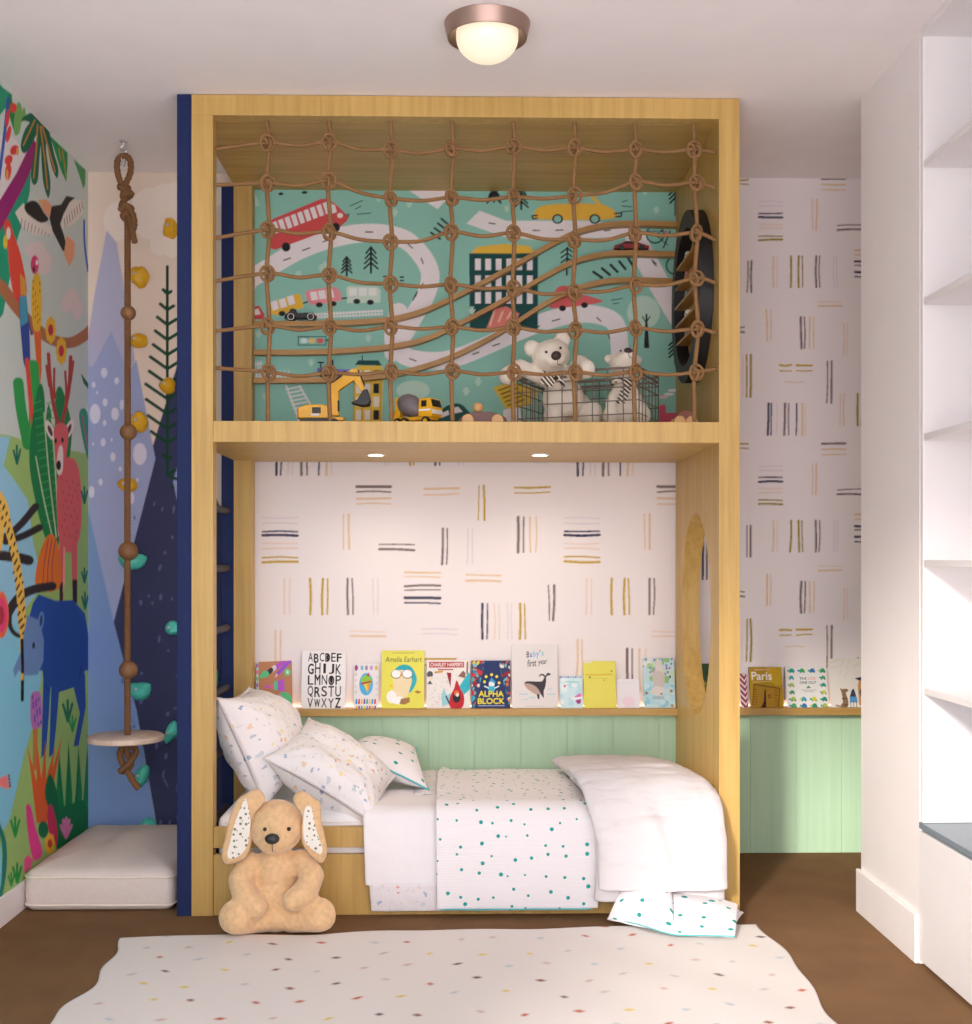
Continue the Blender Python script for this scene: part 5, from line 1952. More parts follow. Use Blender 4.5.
def d_paris(c):
    c.poly([(.55, 1), (1, 1), (1, .6), (.8, .55), (.6, .7)], (200, 164, 30), 3)
    c.line([(.18, .925), (.64, .93)], .03, (224, 176, 140))
    c.text('Paris', .08, .68, .68, .875, (244, 236, 224), .06)
    c.line([(.1, .625), (.68, .645)], .018, (226, 190, 120))
    D = (122, 82, 24)
    c.line([(.06, .05), (.14, .57), (.90, .47), (.84, .02)], .035, D, cap=True)
    c.poly([(.07, .03), (.15, .53), (.86, .45), (.80, .0), (.07, 0)], (176, 134, 34))
    for k in range(7):
        c.line([(.10, .08 + k * .06), (.20, .09 + k * .06)], .02, D)
        c.line([(.74, .06 + k * .06), (.84, .06 + k * .06)], .02, D)
    c.poly([(.30, 0), (.40, .15), (.445, .44), (.48, .44), (.47, .15), (.47, 0)], (66, 26, 24))
    c.ell(.60, .28, .07, .05, D)
    c.ell(.62, .28, .04, .03, (176, 134, 34))


def d_turtle(c):
    pal = [(34, 150, 140), (70, 170, 100), (46, 120, 190), (50, 150, 110), (170, 190, 70), (60, 160, 190), (206, 210, 70)]

    def beast(x, y, k, s=1.0):
        q = pal[k % 7]
        c.poly([(x - .055 * s, y - .03 * s), (x - .05 * s, y + .03 * s), (x - .02 * s, y + .06 * s), (x + .03 * s, y + .06 * s), (x + .06 * s, y + .02 * s), (x + .065 * s, y - .03 * s)], q, 3)
        c.ell(x - .08 * s, y + .005, .03 * s, .025 * s, pal[(k + 1) % 7])
        for dx in (-.04, .045):
            c.poly([(x + dx - .015, y - .05), (x + dx + .015, y - .05), (x + dx + .015, y - .02), (x + dx - .015, y - .02)], (40, 110, 90))
    k = 0
    for y in (.90, .20, .04):
        for x in (.15, .40, .65, .90):
            beast(x, y, k)
            k += 1
    for y in (.73, .55, .37):
        for x in (.13, .90):
            beast(x, y, k, .85)
            k += 3
    c.text('THE', .33, .68, .50, .745, (60, 80, 100), .03)
    c.text('ODD', .54, .68, .72, .745, (232, 150, 120), .03)
    c.text('ONE OUT', .33, .58, .73, .645, (60, 80, 100), .03)
    c.poly([(.47, .47), (.53, .54), (.60, .48)], (80, 140, 90))
    c.line([(.36, .43), (.72, .43)], .010, (120, 130, 136))
    c.line([(.42, .39), (.66, .39)], .010, (120, 130, 136))


def d_tales(c):
    for x0, y0, x1, y1 in ((.05, .92, .3, .97), (.05, .80, .26, .84), (.36, .86, .44, .98), (.5, .78, .62, .98), (.68, .84, .92, .9), (.3, .66, .36, .8), (.44, .62, .54, .74)):
        c.line([(x0, y0), (x1, y1)], .03, (222, 222, 204))
    c.poly([(.24, .02), (.34, .10), (.32, .30), (.28, .40), (.34, .37), (.48, .38), (.52, .33), (.44, .30), (.50, .14), (.46, .0)], (140, 112, 84), 2)
    for k in range(22):
        c.ell(.33 + (k * 7) % 15 * .01, .05 + (k * 13) % 26 * .01, .012, .012, (84, 64, 50))
    c.line([(.24, .03), (.14, .04)], .03, (150, 112, 80))
    c.poly([(.55, .22), (.62, .36), (.68, .38), (.74, .22)], (60, 66, 90))
    c.poly([(.54, .10), (.55, .22), (.75, .22), (.77, .10)], (90, 150, 206))
    for x in (.57, .65, .73):
        c.line([(x, .0), (x, .11)], .02, (110, 90, 80))
    c.poly([(.80, .05), (.80, .45), (.86, .60), (1, .62), (1, .02)], (196, 150, 90))
    c.poly([(.72, .59), (.90, .62), (1.0, .66), (1, .54), (.84, .55)], (50, 56, 84))
    c.ell(.94, .30, .10, .10, (74, 70, 76))


book(256.5, 292, 662.5, 'brown craft book with purple and mint shapes at the left end of the bunk ledge', (192, 134, 100), d_craft, depth=.016, tilt=.045)
book(301, 345, 651, 'white card print of a bold black alphabet on the bunk ledge', (238, 236, 236), d_abc, depth=.006, name='alphabet_print', cat='print')
book(353.5, 378, 664, 'small white book with an ice cream cone in a blue oval', (230, 228, 230), d_ice)
book(381.5, 424, 651, 'bright yellow book with a bird in goggles and teal cap', (228, 224, 92), d_bird)
book(426.5, 470, 660.5, 'white book with a red title banner and red bird', (232, 228, 224), d_harper)
book(471.5, 510.5, 661, 'navy and multicoloured book with big yellow title letters', (50, 60, 100), d_alpha)
book(512, 558, 645.5, 'large pale grey book with a dark whale on the cover', (226, 222, 220), d_whale)
book(560.5, 583, 676.5, 'small pale blue watercolour book between the whale book and the plain yellow book', (204, 232, 238), d_sky)
book(584.5, 616.5, 661.5, 'lemon yellow book with a thin ochre title line', (228, 222, 100), d_honey)
book(617.5, 640, 679.5, 'small near white book with a faint pink spot', (234, 232, 238), d_pale)
book(644.5, 675.5, 658.5, 'blue green watercolour book with a grey hanging rabbit beside the oval opening', (190, 222, 226), d_bunny)
book(703, 722, 664, 'dark green and yellow book glimpsed through the oval opening', (60, 96, 60), d_moss)
book(741.5, 748.5, 674, 'white book with crimson chevrons, half hidden behind the bed side panel', (236, 226, 226), d_chev)
book(751, 784, 667.5, 'mustard coloured travel book with a dark tower on the alcove ledge', (178, 142, 28), d_paris, (90, 84, 110))
book(788, 829, 667.5, 'white square book bordered by green and blue animals on the alcove ledge', (232, 232, 228), d_turtle)
book(831.5, 866, 659, 'cream storybook with a sitting cat, at the pillar end of the alcove ledge', (232, 228, 220), d_tales)
# ------------------------------------------------------------------ bedding
PRT = print_mat('nursery_print')
PRT2 = print_mat('nursery_print_hem', (228, 222, 224))
DOT = dots_mat('dotted_muslin', (238, 234, 236), (24, 158, 152), 18.5, .10)
DOT2 = dots_mat('dotted_cotton', (238, 234, 236), (24, 158, 152), 14.0, .11, weave=False)
PIPE = mat('teal_piping', (90, 186, 190), 0.8)


def fbm(p, s, o=3):
    v, a = 0.0, 1.0
    for _ in range(o):
        v += a * noise.noise(Vector(p) * s)
        s *= 2.1
        a *= .5
    return v


def resample(path, n):
    L = [0]
    for a, b in zip(path, path[1:]):
        L.append(L[-1] + (b - a).length)
    out = []
    for i in range(n + 1):
        d = L[-1] * i / n
        k = 0
        while k < len(L) - 2 and L[k + 1] < d:
            k += 1
        t = (d - L[k]) / max(1e-9, L[k + 1] - L[k])
        out.append(path[k].lerp(path[k + 1], t))
    return out, L[-1]


def drape(name, m, parent, xl, xr, path, thick, wr=.004, ws=7.0, nu=60, nv=90, seed=0, fold=None, sub=1):
    """cloth hanging along a (y, z) path; xl, xr: side positions given the share t along it"""
    P, L = resample(spl([Vector((0, y, z)) for y, z in path], 8), nv)

    def fn(s, t):
        i = min(int(round(t * nv)), nv)
        a, b = P[max(i - 1, 0)], P[min(i + 1, nv)]
        d = (b - a).normalized()
        nrm = Vector((0, d.z, -d.y))
        if nrm.dot(Vector((0, -.6, .8))) < 0:
            nrm = -nrm
        x0, x1 = xl(t), xr(t)
        x = x0 + (x1 - x0) * s
        q = P[i] + Vector((x, 0, 0))
        w = wr * fbm((x + seed, t * L, seed * 1.7), ws)
        if fold:
            w += fold(s, t, x)
        return q + nrm * w
    mb = MB().grid(fn, nu, nv, (abs(xr(.5) - xl(.5)), L))
    return mb.build(name, m, parent, True, [('SOLIDIFY', {'thickness': thick, 'offset': 0}), ('SUBSURF', {'levels': sub, 'render_levels': sub})], ang=180)


# white duvet turned over the front rail
MT = 0.316
dv = thing('white_duvet', 'white duvet with a nursery print hem hanging over the front rail of the bunk', 'duvet', (-.05, 4.1, MT))
pth = [(4.18, MT + .008), (4.1, MT + .012), (3.92, MT + .014), (3.845, MT + .016), (3.806, MT - .008), (3.794, .24), (3.790, .10)]
drape('duvet_top', DUVET, dv, lambda t: -.312 + (.022 * max(0, t - .55)), lambda t: .40, pth, .010, .004, 6, 60, 90, 1)
drape('printed_hem', PRT2, dv, lambda t: -.290 + .006 * t, lambda t: .40, [(3.7895, .104), (3.789, .06), (3.793, .018)], .012, .003, 9, 60, 14, 2)
MB().grid(lambda s, t: Vector((-.165 + .09 * s, 4.06 + .44 * t, MT + .008 + .010 * math.sin(PI * s) + .004 * fbm((s, t, 3), 6))), 12, 30, (.09, .44)).build('turned_edge', PRT2, dv, True, [('SOLIDIFY', {'thickness': .006, 'offset': 1})], ang=180)

# dotted muslin blanket
mb_ = thing('muslin_blanket', 'white muslin blanket with teal dots draped over the middle of the bunk', 'blanket', (.18, 4.1, MT + .02))
pth = [(4.512, MT + .018), (4.49, MT + .022), (4.2, MT + .028), (3.93, MT + .034), (3.83, MT + .034), (3.782, MT - .004), (3.772, .22), (3.768, .03)]


def bl_edge(t):
    return -.088 + .012 * t + (.02 * max(0, .12 - t) / .12)


drape('dotted_cloth', DOT, mb_, bl_edge, lambda t: .392 + .040 * min(1, t * 1.5), pth, .007, .0035, 6, 70, 110, 3, fold=lambda s, t, x: .010 * math.exp(-(s / .06) ** 2) * (1 if t < .5 else .4))
MB().tube([(bl_edge(1) + .01 + .474 * k / 30, 3.7635 + .0015 * fbm((k * .3, 0, 1), 2), .0295 + .002 * fbm((k * .2, 1, 0), 1)) for k in range(31)], .0022, n=6).build('teal_edging', PIPE, mb_)

# folded white quilt at the foot end
qt = thing('white_quilt', 'thick white quilt folded at the foot end of the bunk, hanging over the front', 'quilt', (.6, 4.1, .4))


def qfold(s, t, x):
    return -.026 * max(0, (s - .68) / .32) ** 2 * max(0, 1 - t * 2.2) + .018 * math.sin(PI * min(1, s * 1.0)) ** .5 + .008 * fbm((x * 3, t * 4, 9), 2.2) - .006 * (1 - min(1, s / .05)) - .010 * (1 - min(1, (1 - s) / .06))


pth = [(4.46, MT + .054), (4.30, MT + .060), (4.05, MT + .064), (3.90, MT + .070), (3.822, MT + .060), (3.760, MT - .01), (3.740, .24), (3.734, .062)]
drape('lower_fold', COTTON, qt, lambda t: .338 + .075 * min(1, t * 1.5) + .012 * math.sin(t * 9), lambda t: .812 + (.006 if t > .6 else 0), pth, .026, .006, 5, 50, 90, 5, qfold)
pth = [(3.990, MT + .096), (3.97, MT + .108), (3.92, MT + .108), (3.855, MT + .100), (3.790, MT + .070), (3.720, MT - .015), (3.694, .24), (3.688, .110)]
drape('upper_fold', COTTON, qt, lambda t: .352 + .075 * min(1, t * 1.35) ** 1.2, lambda t: .780 + .038 * min(1, t * 2) - .0 * t, pth, .024, .008, 5, 50, 90, 6,
      lambda s, t, x: qfold(s, t, x) + .010 * math.exp(-((s - .25 - .3 * t) / .05) ** 2) * t + .012 * math.exp(-((s - .8) / .06) ** 2) * max(0, t - .5))

# muslin spilling on the floor
ms = thing('muslin_wrap', 'white muslin wrap with teal dots spilling from under the quilt onto the rug', 'muslin wrap', (.64, 3.65, .01))


def patch(name, A, B, C, D, bulge, nu=26, nv=26, w=(.2, .28), seed=0):
    A, B, C, D = Vector(A), Vector(B), Vector(C), Vector(D)

    def fn(s, t):
        p = A.lerp(B, s).lerp(D.lerp(C, s), t)
        k = bulge * math.sin(PI * s) ** .7 * math.sin(PI * min(1, t + .15)) + .004 * fbm((s * w[0] + seed, t * w[1], 2), 9)
        return p + Vector((0, 0, max(-.002, k)))
    MB().grid(fn, nu, nv, w).build(name, DOT2, ms, True, [('SOLIDIFY', {'thickness': .004, 'offset': 1}), ('SUBSURF', {'levels': 1, 'render_levels': 1})], ang=180)


patch('left_flap', (.500, 3.706, .112), (.648, 3.699, .112), (.632, 3.533, .017), (.452, 3.700, .014), .050, seed=1)
patch('right_flap', (.640, 3.702, .095), (.860, 3.712, .055), (.806, 3.515, .014), (.626, 3.535, .014), .016, seed=4)
patch('tail_flap', (.700, 3.704, .060), (.815, 3.704, .060), (.893, 3.775, .010), (.83, 3.64, .012), .006, seed=6)
MB().tube(spl([(.452, 3.700, .019), (.54, 3.62, .022), (.622, 3.533, .020), (.72, 3.523, .019), (.806, 3.513, .019)], 6), .0022, n=6).build('teal_edging', PIPE, ms)


# ------------------------------------------------------------------ pillows
def pillow(name, label, cat, mtl, c4, thick, group=None, seam=None, seed=0, wr=.010, n=44, skew=.5):
    A, B, C, D = [Vector(q) for q in c4]
    nrm = ((B - A).cross(D - A)).normalized()
    ctr = (A + B + C + D) / 4
    w, h = ((B - A).length + (C - D).length) / 2, ((D - A).length + (C - B).length) / 2
    t = thing(name, label, cat, tuple(ctr), group)

    def side(sg):
        def fn(s, u):
            p = A.lerp(B, s).lerp(D.lerp(C, s), u)
            x, y = 2 * s - 1, 2 * u - 1
            pin = .06
            p = p + (B - A) * (-x * pin * (1 - y * y) ** 1.0 * abs(x) ** 3) * .9 + (D - A) * (-y * pin * (1 - x * x) * abs(y) ** 3) * .9
            b = max(0, (1 - abs(x) ** 2.6)) ** .62 * max(0, (1 - abs(y) ** 2.6)) ** .62
            k = thick * (skew if sg > 0 else 1 - skew) * 2 * b
            e = (1 - abs(x) ** 4) * (1 - abs(y) ** 4)
            wk = wr * fbm((s * w * 2 + seed, u * h * 2, sg), 5.0) * e
            # tension creases that run in from the corners
            rr = math.hypot(1 - abs(x), 1 - abs(y))
            wk += wr * .7 * math.sin(16 * math.atan2(1 - abs(y) + 1e-3, 1 - abs(x) + 1e-3) + seed) * math.exp(-rr * 2.2) * e
            return p + nrm * (sg * (k + wk))
        return fn
    MB().grid(side(1), n, n, (w, h)).grid(side(-1), n, n, (w, h)).build('pillow_case', mtl, t, True, [('WELD', {'merge_threshold': .0006}), ('SUBSURF', {'levels': 1, 'render_levels': 1})], ang=180)
    ring = []
    f = side(1)
    for k in range(40):
        ring.append(f(k / 40, 0))
    for k in range(40):
        ring.append(f(1, k / 40))
    for k in range(40):
        ring.append(f(1 - k / 40, 1))
    for k in range(40):
        ring.append(f(0, 1 - k / 40))
    MB().tube(ring, .0035, n=6, closed=True).build('seam', seam or COTTON, t)
    return t


# leaning at the head end: corners near-top, far-top, far-bottom, near-bottom
pillow('nursery_pillow', 'nursery print pillow standing on edge at the head end of the bunk', 'pillow', PRT,
       [PY(217, 698, 3.93), PY(249, 687, 4.40), (-.585, 4.45, .37), PY(266, 808, 3.93)], .120, 'nursery print pillows', seed=2.0, skew=.42, wr=.014)
pillow('nursery_pillow', 'nursery print pillow slumped against the other one, its corner over the front rail', 'pillow', PRT,
       [PY(263, 758, 3.92), PY(309, 718, 4.25), PY(396, 776, 4.14), PY(377, 826, 3.797)], .105, 'nursery print pillows', seed=7.0, skew=.60, wr=.015)
pillow('dotted_cushion', 'small white cushion with teal dots and teal piping behind the printed pillows', 'cushion', DOT2,
       [PY(346, 750, 4.20), (-.40, 4.52, .445), (-.17, 4.54, .415), PY(429, 790, 4.10)], .055, None, PIPE, seed=4.0, wr=.003)

# ------------------------------------------------------------------ plush rabbit
FUR = mat('tan_plush', (218, 180, 134), 0.95, bump=(90, .6, .004), mottle=.26, mscale=70, sheen=.4)
LIN = dots_mat('spotted_lining', (232, 226, 216), (120, 122, 96), 58.0, .20, weave=False)
by = 3.665
B = lambda cx, cy, y=by: PY(205 + cx / 4.985, 760 + cy / 4.985, y)
rb_ = thing('plush_rabbit', 'tan plush rabbit with spotted ear linings sitting on the carpet before the bunk', 'plush toy', (B(355, 0).x, by, 0))
h = B(357, 330, 3.655)


def fill(mb):
    mb.ell(h, (.0845, .074, .082))
    mb.ell(h + Vector((0, -.030, -.030)), (.060, .052, .048))
    mb.ell(B(358, 560, 3.675), (.072, .060, .085))
    mb.ell(B(355, 690, 3.67), (.080, .068, .085))
    mb.ell(B(352, 770, 3.66), (.070, .062, .052))
    chain(mb, [B(225, 510, 3.665), B(175, 600, 3.63), B(205, 690, 3.595), B(255, 735, 3.580)], [.034, .037, .039, .035], 9)
    chain(mb, [B(475, 500, 3.665), B(535, 575, 3.63), B(505, 650, 3.595), B(440, 700, 3.580)], [.034, .037, .038, .033], 9)
    chain(mb, [B(290, 790, 3.64), (B(200, 810, 3.60).x, 3.61, .050), (B(150, 815, 3.56).x, 3.585, .062)], [.042, .044, .050], 9)
    chain(mb, [B(430, 790, 3.64), (B(500, 800, 3.60).x, 3.625, .050), (B(560, 805, 3.56).x, 3.605, .060)], [.042, .044, .048], 9)
    mb.ell((B(140, 815, 3.56).x, 3.580, .066), (.048, .026, .052), Matrix.Rotation(.35, 3, 'Y'))
    mb.ell((B(570, 800, 3.56).x, 3.600, .066), (.046, .026, .052), Matrix.Rotation(-.3, 3, 'Y'))


blob('rabbit_body', FUR, rb_, fill, .006, 6)


def ear(pts_out, lining, yb, name, dots_seed):
    """a flat padded ear: outline in detail coordinates, given a thickness"""
    out = [B(x, y, yb) for x, y in pts_out]
    o2 = spl(out, 5, True)
    c = sum(o2, Vector()) / len(o2)
    m = MB()
    n = len(o2)
    layers = [(.80, -.013), (.94, -.010), (1.0, 0), (.94, .010), (.80, .013)]
    vs, fs = [], []
    for k, d in layers:
        vs += [c + (p - c) * k + Vector((0, d, 0)) for p in o2]
    for i in range(len(layers) - 1):
        for k in range(n):
            k2 = (k + 1) % n
            fs.append((i * n + k, i * n + k2, (i + 1) * n + k2, (i + 1) * n + k))
    fs.append(tuple(range(n)))
    fs.append(tuple((len(layers) - 1) * n + k for k in range(n)))
    m.put(vs, fs)
    eo = m.build(name, FUR, rb_, True, ang=80)
    li = spl([B(x, y, yb - .0135) for x, y in lining], 5, True)
    m = MB()
    ln = len(li)
    ys = Vector((0, -.003, 0))
    m.put(li + [p + ys for p in li], [tuple(range(ln)), tuple(range(2 * ln - 1, ln - 1, -1))] + [(k, ln + k, ln + (k + 1) % ln, (k + 1) % ln) for k in range(ln)],
          [(p.x, p.z) for p in li] * 2)
    lo = m.build('ear_lining', LIN, eo, False)
    lo['label'] = 'pale ear lining with olive spots'
    return eo


ear([(300, 200), (285, 160), (250, 145), (205, 165), (160, 200), (125, 280), (100, 390), (82, 470), (92, 510), (120, 520), (175, 505), (215, 470), (232, 400), (235, 300), (262, 250)],
    [(203, 192), (178, 240), (150, 310), (128, 400), (112, 470), (130, 490), (170, 478), (205, 440), (222, 370), (226, 290)], 3.625, 'ear', 1)
ear([(440, 200), (455, 165), (490, 155), (545, 190), (575, 215), (580, 300), (600, 390), (610, 450), (595, 500), (570, 512), (520, 470), (485, 410), (480, 330), (485, 260)],
    [(500, 240), (530, 235), (548, 320), (572, 400), (586, 445), (572, 468), (530, 440), (496, 400), (490, 320)], 3.632, 'ear', 2)
MB().ell(h + Vector((0, -.088, -.018)), (.022, .013, .016)).build('nose', mat('charcoal_nose', (44, 42, 44), .5), rb_)
for ex_ in (299, 418):
    p = B(ex_, 345, 3.588)
    MB().ell((p.x, 3.5868 if ex_ < 350 else 3.5905, p.z), (.0062, .005, .0062), None, 12, 8).build('eye', BLACK, rb_)
MB().tube([h + Vector((0, -.087, -.034)), h + Vector((0, -.0835, -.048)), h + Vector((0, -.077, -.058))], .0012, n=6).build('mouth_stitch', NOSE, rb_)

# ------------------------------------------------------------------ rug
rgx0, rgy0, rgw, rgh = -1.03, 1.0, 1.98, 2.62
rc = Canvas(rgw, rgh, .006, (232, 226, 222))
rr = random.Random(21)
FL = [(198, 110, 84), (226, 206, 120), (104, 92, 96), (206, 204, 204), (214, 190, 184), (150, 96, 80), (196, 204, 210)]
for j in range(24):
    for i in range(15):
        x, y = (i + .5 + .5 * (j % 2) + rr.uniform(-.18, .18)) * .135, (j + .5 + rr.uniform(-.2, .2)) * .112
        a = rr.uniform(-.5, .5)
        L = rr.uniform(.012, .020)
        c = FL[rr.randrange(7)]
        rc.poly([(x - L * math.cos(a), y - L * math.sin(a)), (x, y + .010), (x + L * math.cos(a), y + L * math.sin(a)), (x, y - .010)], c)


def rugshape(co, gx, gy):
    u, v = gx / rgw, gy / rgh
    xl = -.985 + .014 * np.sin(gy * 9.0) + .010 * np.sin(gy * 23 + 1) - .0 * v
    xr_ = .918 + .012 * np.sin(gy * 8.0 + 2) + .006 * np.sin(gy * 19)
    x = xl + (xr_ - xl) * u
    yt = 3.575 + .100 * u + .008 * np.sin(u * 17) + .004 * np.sin(u * 37)
    y = rgy0 + (yt - rgy0) * v
    z = .0085 + .0025 * np.sin(x * 14 + y * 5) * np.cos(y * 9)
    return np.stack([x, y, z], -1)


rug = rc.build('rug', paint_mat('woven_rug', .95, (500, .5)), (0, 0, 0), (1, 0, 0), (0, 1, 0), None, rugshape)
sd = rug.modifiers.new('thickness', 'SOLIDIFY')
sd.thickness = .006
sd.offset = -1
tag(rug, 'off white rug with scattered coloured flecks lying on the brown carpet', 'rug')

# ------------------------------------------------------------------ floor cushion in the alcove
FC = mat('oatmeal_linen', (220, 206, 198), .95, bump=(260, .5, .002), mottle=.05, mscale=90)
FP = mat('cream_piping', (238, 228, 212), .9)
fx0, fx1, fy0, fy1, fz = -1.401, -.922, 3.866, 4.56, .112
fcx, fcy = (fx0 + fx1) / 2, (fy0 + fy1) / 2
fc = thing('floor_cushion', 'thick oatmeal floor cushion with cream piping under the rope swing', 'floor cushion', (fcx, fcy, 0))


def rr_ring(z, inset, r=.035, n=8):
    pts = []
    for (cx, cy, a0) in ((fx1 - r, fy1 - r, 0), (fx0 + r, fy1 - r, PI / 2), (fx0 + r, fy0 + r, PI), (fx1 - r, fy0 + r, 1.5 * PI)):
        for k in range(n + 1):
            a = a0 + PI / 2 * k / n
            pts.append(Vector((cx + (r - inset) * math.cos(a), cy + (r - inset) * math.sin(a), z)))
        nx = {0: None}
    # add points along the straight sides
    out = []
    for i, p in enumerate(pts):
        q = pts[(i + 1) % len(pts)]
        out.append(p)
        if (q - p).length > .08:
            for k in range(1, 10):
                out.append(p.lerp(q, k / 10))
    return out


def wob(p, amp=.004):
    return p + Vector((0, 0, amp * fbm((p.x * 2, p.y * 2, 0), 3)))


rings = [[wob(p, .002) for p in rr_ring(z, i)] for z, i in ((.001, .03), (.004, .012), (.016, .002), (.03, 0), (.060, -.003), (.09, -.001), (.106, .001), (.116, .004), (.126, .012))]
n = len(rings[0])
vs, fs = [p for r in rings for p in r], []
for i in range(len(rings) - 1):
    for k in range(n):
        k2 = (k + 1) % n
        fs.append((i * n + k, i * n + k2, (i + 1) * n + k2, (i + 1) * n + k))
base = len(rings) - 1
for q, (sc_, z) in enumerate(((.9, .136), (.75, .146), (.5, .154), (.25, .157))):
    for p in rings[-1]:
        d = Vector((fcx + (p.x - fcx) * sc_, fcy + (p.y - fcy) * sc_, z))
        vs.append(wob(d, .005))
for i in range(base, base + 4):
    for k in range(n):
        k2 = (k + 1) % n
        fs.append((i * n + k, i * n + k2, (i + 1) * n + k2, (i + 1) * n + k))
fs.append(tuple((base + 4) * n + k for k in range(n)))
fs.append(tuple(range(n - 1, -1, -1)))
MB().put(vs, fs).build('cushion_body', FC, fc, True, ang=180)
for z, i in ((.021, -.001), (.110, -.002)):
    MB().tube([wob(p, .003) for p in rr_ring(z, i)], .0028, n=6, closed=True).build('piping', FP, fc)

# ------------------------------------------------------------------ rope swing
sy = 4.246
S = lambda u, v: PY(u, v, sy)
sx = S(127.3, 400).x
sw = thing('rope_swing', 'round wooden disc swing hanging on a brown rope with wooden beads in the alcove', 'swing', (sx, sy, .45))
STEEL = mat('galvanised_steel', (200, 198, 198), .3, 1.0)
hk = S(123.5, 150)
hx = hk.x
m = MB().lathe([(.014, 0), (.014, -.004), (.005, -.008), (.003, -.02), (0, -.02)], (hx, sy, CEIL - .0005), 20)
m.tube([Vector((hx + .011 * math.cos(2 * PI * k / 24), sy, CEIL - .030 + .013 * math.sin(2 * PI * k / 24))) for k in range(24)], .0022, n=8, closed=True)
zc = CEIL - .068
m.tube(spl([(hx - .005, sy - .006, zc + .030), (hx - .006, sy - .004, zc), (hx, sy, zc - .024), (hx + .006, sy + .004, zc), (hx + .005, sy + .006, zc + .030), (hx, sy, zc + .036)], 5, True), .0022, n=8, closed=True)
m.build('ceiling_hook', STEEL, sw)
RR = .0108
path = [S(127.5, 742), S(127.3, 600), S(127.6, 400), S(127.5, 240), S(127.5, 222), S(129, 214)]
MB().rope(spl(path, 5), RR, .036).build('rope', DARKROPE, sw)
a = [S(127, 216), S(121.5, 206), S(126, 196), S(122, 186), S(117.5, 172), S(118, 160), S(124, 155.5), S(130, 160), S(130.5, 172), S(126, 183), S(122, 189)]
MB().rope(spl(a, 6), RR * .95, .036).build('top_loop', DARKROPE, sw)
kk = MB()
for (u, v, R_, ti, th_) in ((124, 188, .010, .5, .25), (127, 195, .011, -.3, -.4), (126.5, 207, .013, .35, .5), (127.5, 215, .012, -.2, -.5)):
    p = S(u, v)
    RM = Matrix.Rotation(th_, 3, 'Y') @ Matrix.Rotation(ti, 3, 'X')
    kk.rope([p + RM @ Vector((R_ * 1.35 * math.cos(2 * PI * q / 22), R_ * math.sin(2 * PI * q / 22), .002 * math.sin(4 * PI * q / 22))) for q in range(22)], RR * 1.08, .036, True)
kk.rope(spl([S(121, 212) + Vector((0, -.016, 0)), S(128, 207) + Vector((0, -.024, 0)), S(134.5, 216) + Vector((0, -.02, 0)), S(135.5, 226) + Vector((0, -.014, 0)), S(133, 232) + Vector((0, -.008, 0))], 5), RR * .95, .036)
kk.build('stopper_knot', DARKROPE, sw)
MB().rope(spl([S(130, 218) + Vector((0, -.012, 0)), S(133, 230) + Vector((0, -.016, 0)), S(136, 244) + Vector((0, -.014, 0))], 5), RR * .95, .036).build('rope_tail', DARKROPE, sw)
BEAD = wood_mat('bead_wood', (122, 84, 52), (148, 106, 68), (8, 8, 30), .5)
for v, r in ((313, .0265), (432, .0295), (551, .034), (670, .0325)):
    p = S(128.3, v)
    MB().ell((p.x, sy, p.z), r, None, 24, 16).build('bead', BEAD, sw)
dz = S(127, 738).z
DISC = wood_mat('pale_disc', (214, 186, 162), (236, 212, 192), (30, 3, 3), .5)
dcx = S(126, 736).x
MB().lathe([(0, -.011), (.124, -.011), (.130, -.007), (.130, .007), (.124, .011), (0, .011)], (dcx, sy, dz), 56).build('seat_disc', DISC, sw)
m = MB()
m.rope(spl([S(127.5, 740), S(127, 752), S(131, 762), S(129, 768), S(121.5, 772)], 6), RR, .034)
m.rope(spl([S(121, 771) + Vector((0, -.012, 0)), S(127, 766) + Vector((0, -.022, 0)), S(133, 759) + Vector((0, -.018, 0)), S(136, 751), S(131, 745.5), S(124, 746.5), S(120, 753), S(122, 762), S(128, 772), S(133, 781), S(139, 789)], 6), RR, .034)
m.build('lower_knot', DARKROPE, sw)

# ------------------------------------------------------------------ climbing holds
HY = mat('hold_yellow', (226, 172, 20), .45, bump=(60, .2, .002))
HT = mat('hold_teal', (84, 204, 184), .45, bump=(60, .2, .002))
HOLDS = [('y', 171.5, 229, 15, 20, 'topmost yellow climbing hold, half hidden by the navy post'), ('y', 139.5, 277, 19, 21, 'craggy yellow climbing hold between the topmost one and the first bead'),
         ('y', 139, 341, 19, 15, 'oval yellow climbing hold just below the first bead of the swing'), ('y', 168, 386, 17, 16, 'yellow climbing hold on the trunk of the painted fir'),
         ('y', 140, 422.5, 17, 21, 'round yellow climbing hold peeking out behind the second bead'), ('y', 128.5, 485, 21, 14.5, 'flat yellow climbing hold straight behind the rope, lowest of the yellow ones'),
         ('t', 133, 561, 28, 17, 'kidney shaped teal climbing hold behind the third bead'), ('t', 173, 628, 15, 15, 'teal climbing hold on the navy mountain, upper of two cut by the navy post'),
         ('t', 140.5, 690, 21, 19, 'curved teal climbing hold under the lowest bead, above the disc seat'), ('t', 172, 733, 16, 19, 'pointed teal climbing hold beside the edge of the disc seat'),
         ('t', 142, 776, 16, 21, 'tilted teal climbing hold behind the knot under the disc seat'), ('t', 149, 824, 16, 13, 'lowest teal climbing hold, just above the floor cushion'),
         ('t', 215.5, 678, 9, 18, 'teal climbing hold seen between the posts beside the standing pillow')]
HW = YB - .019
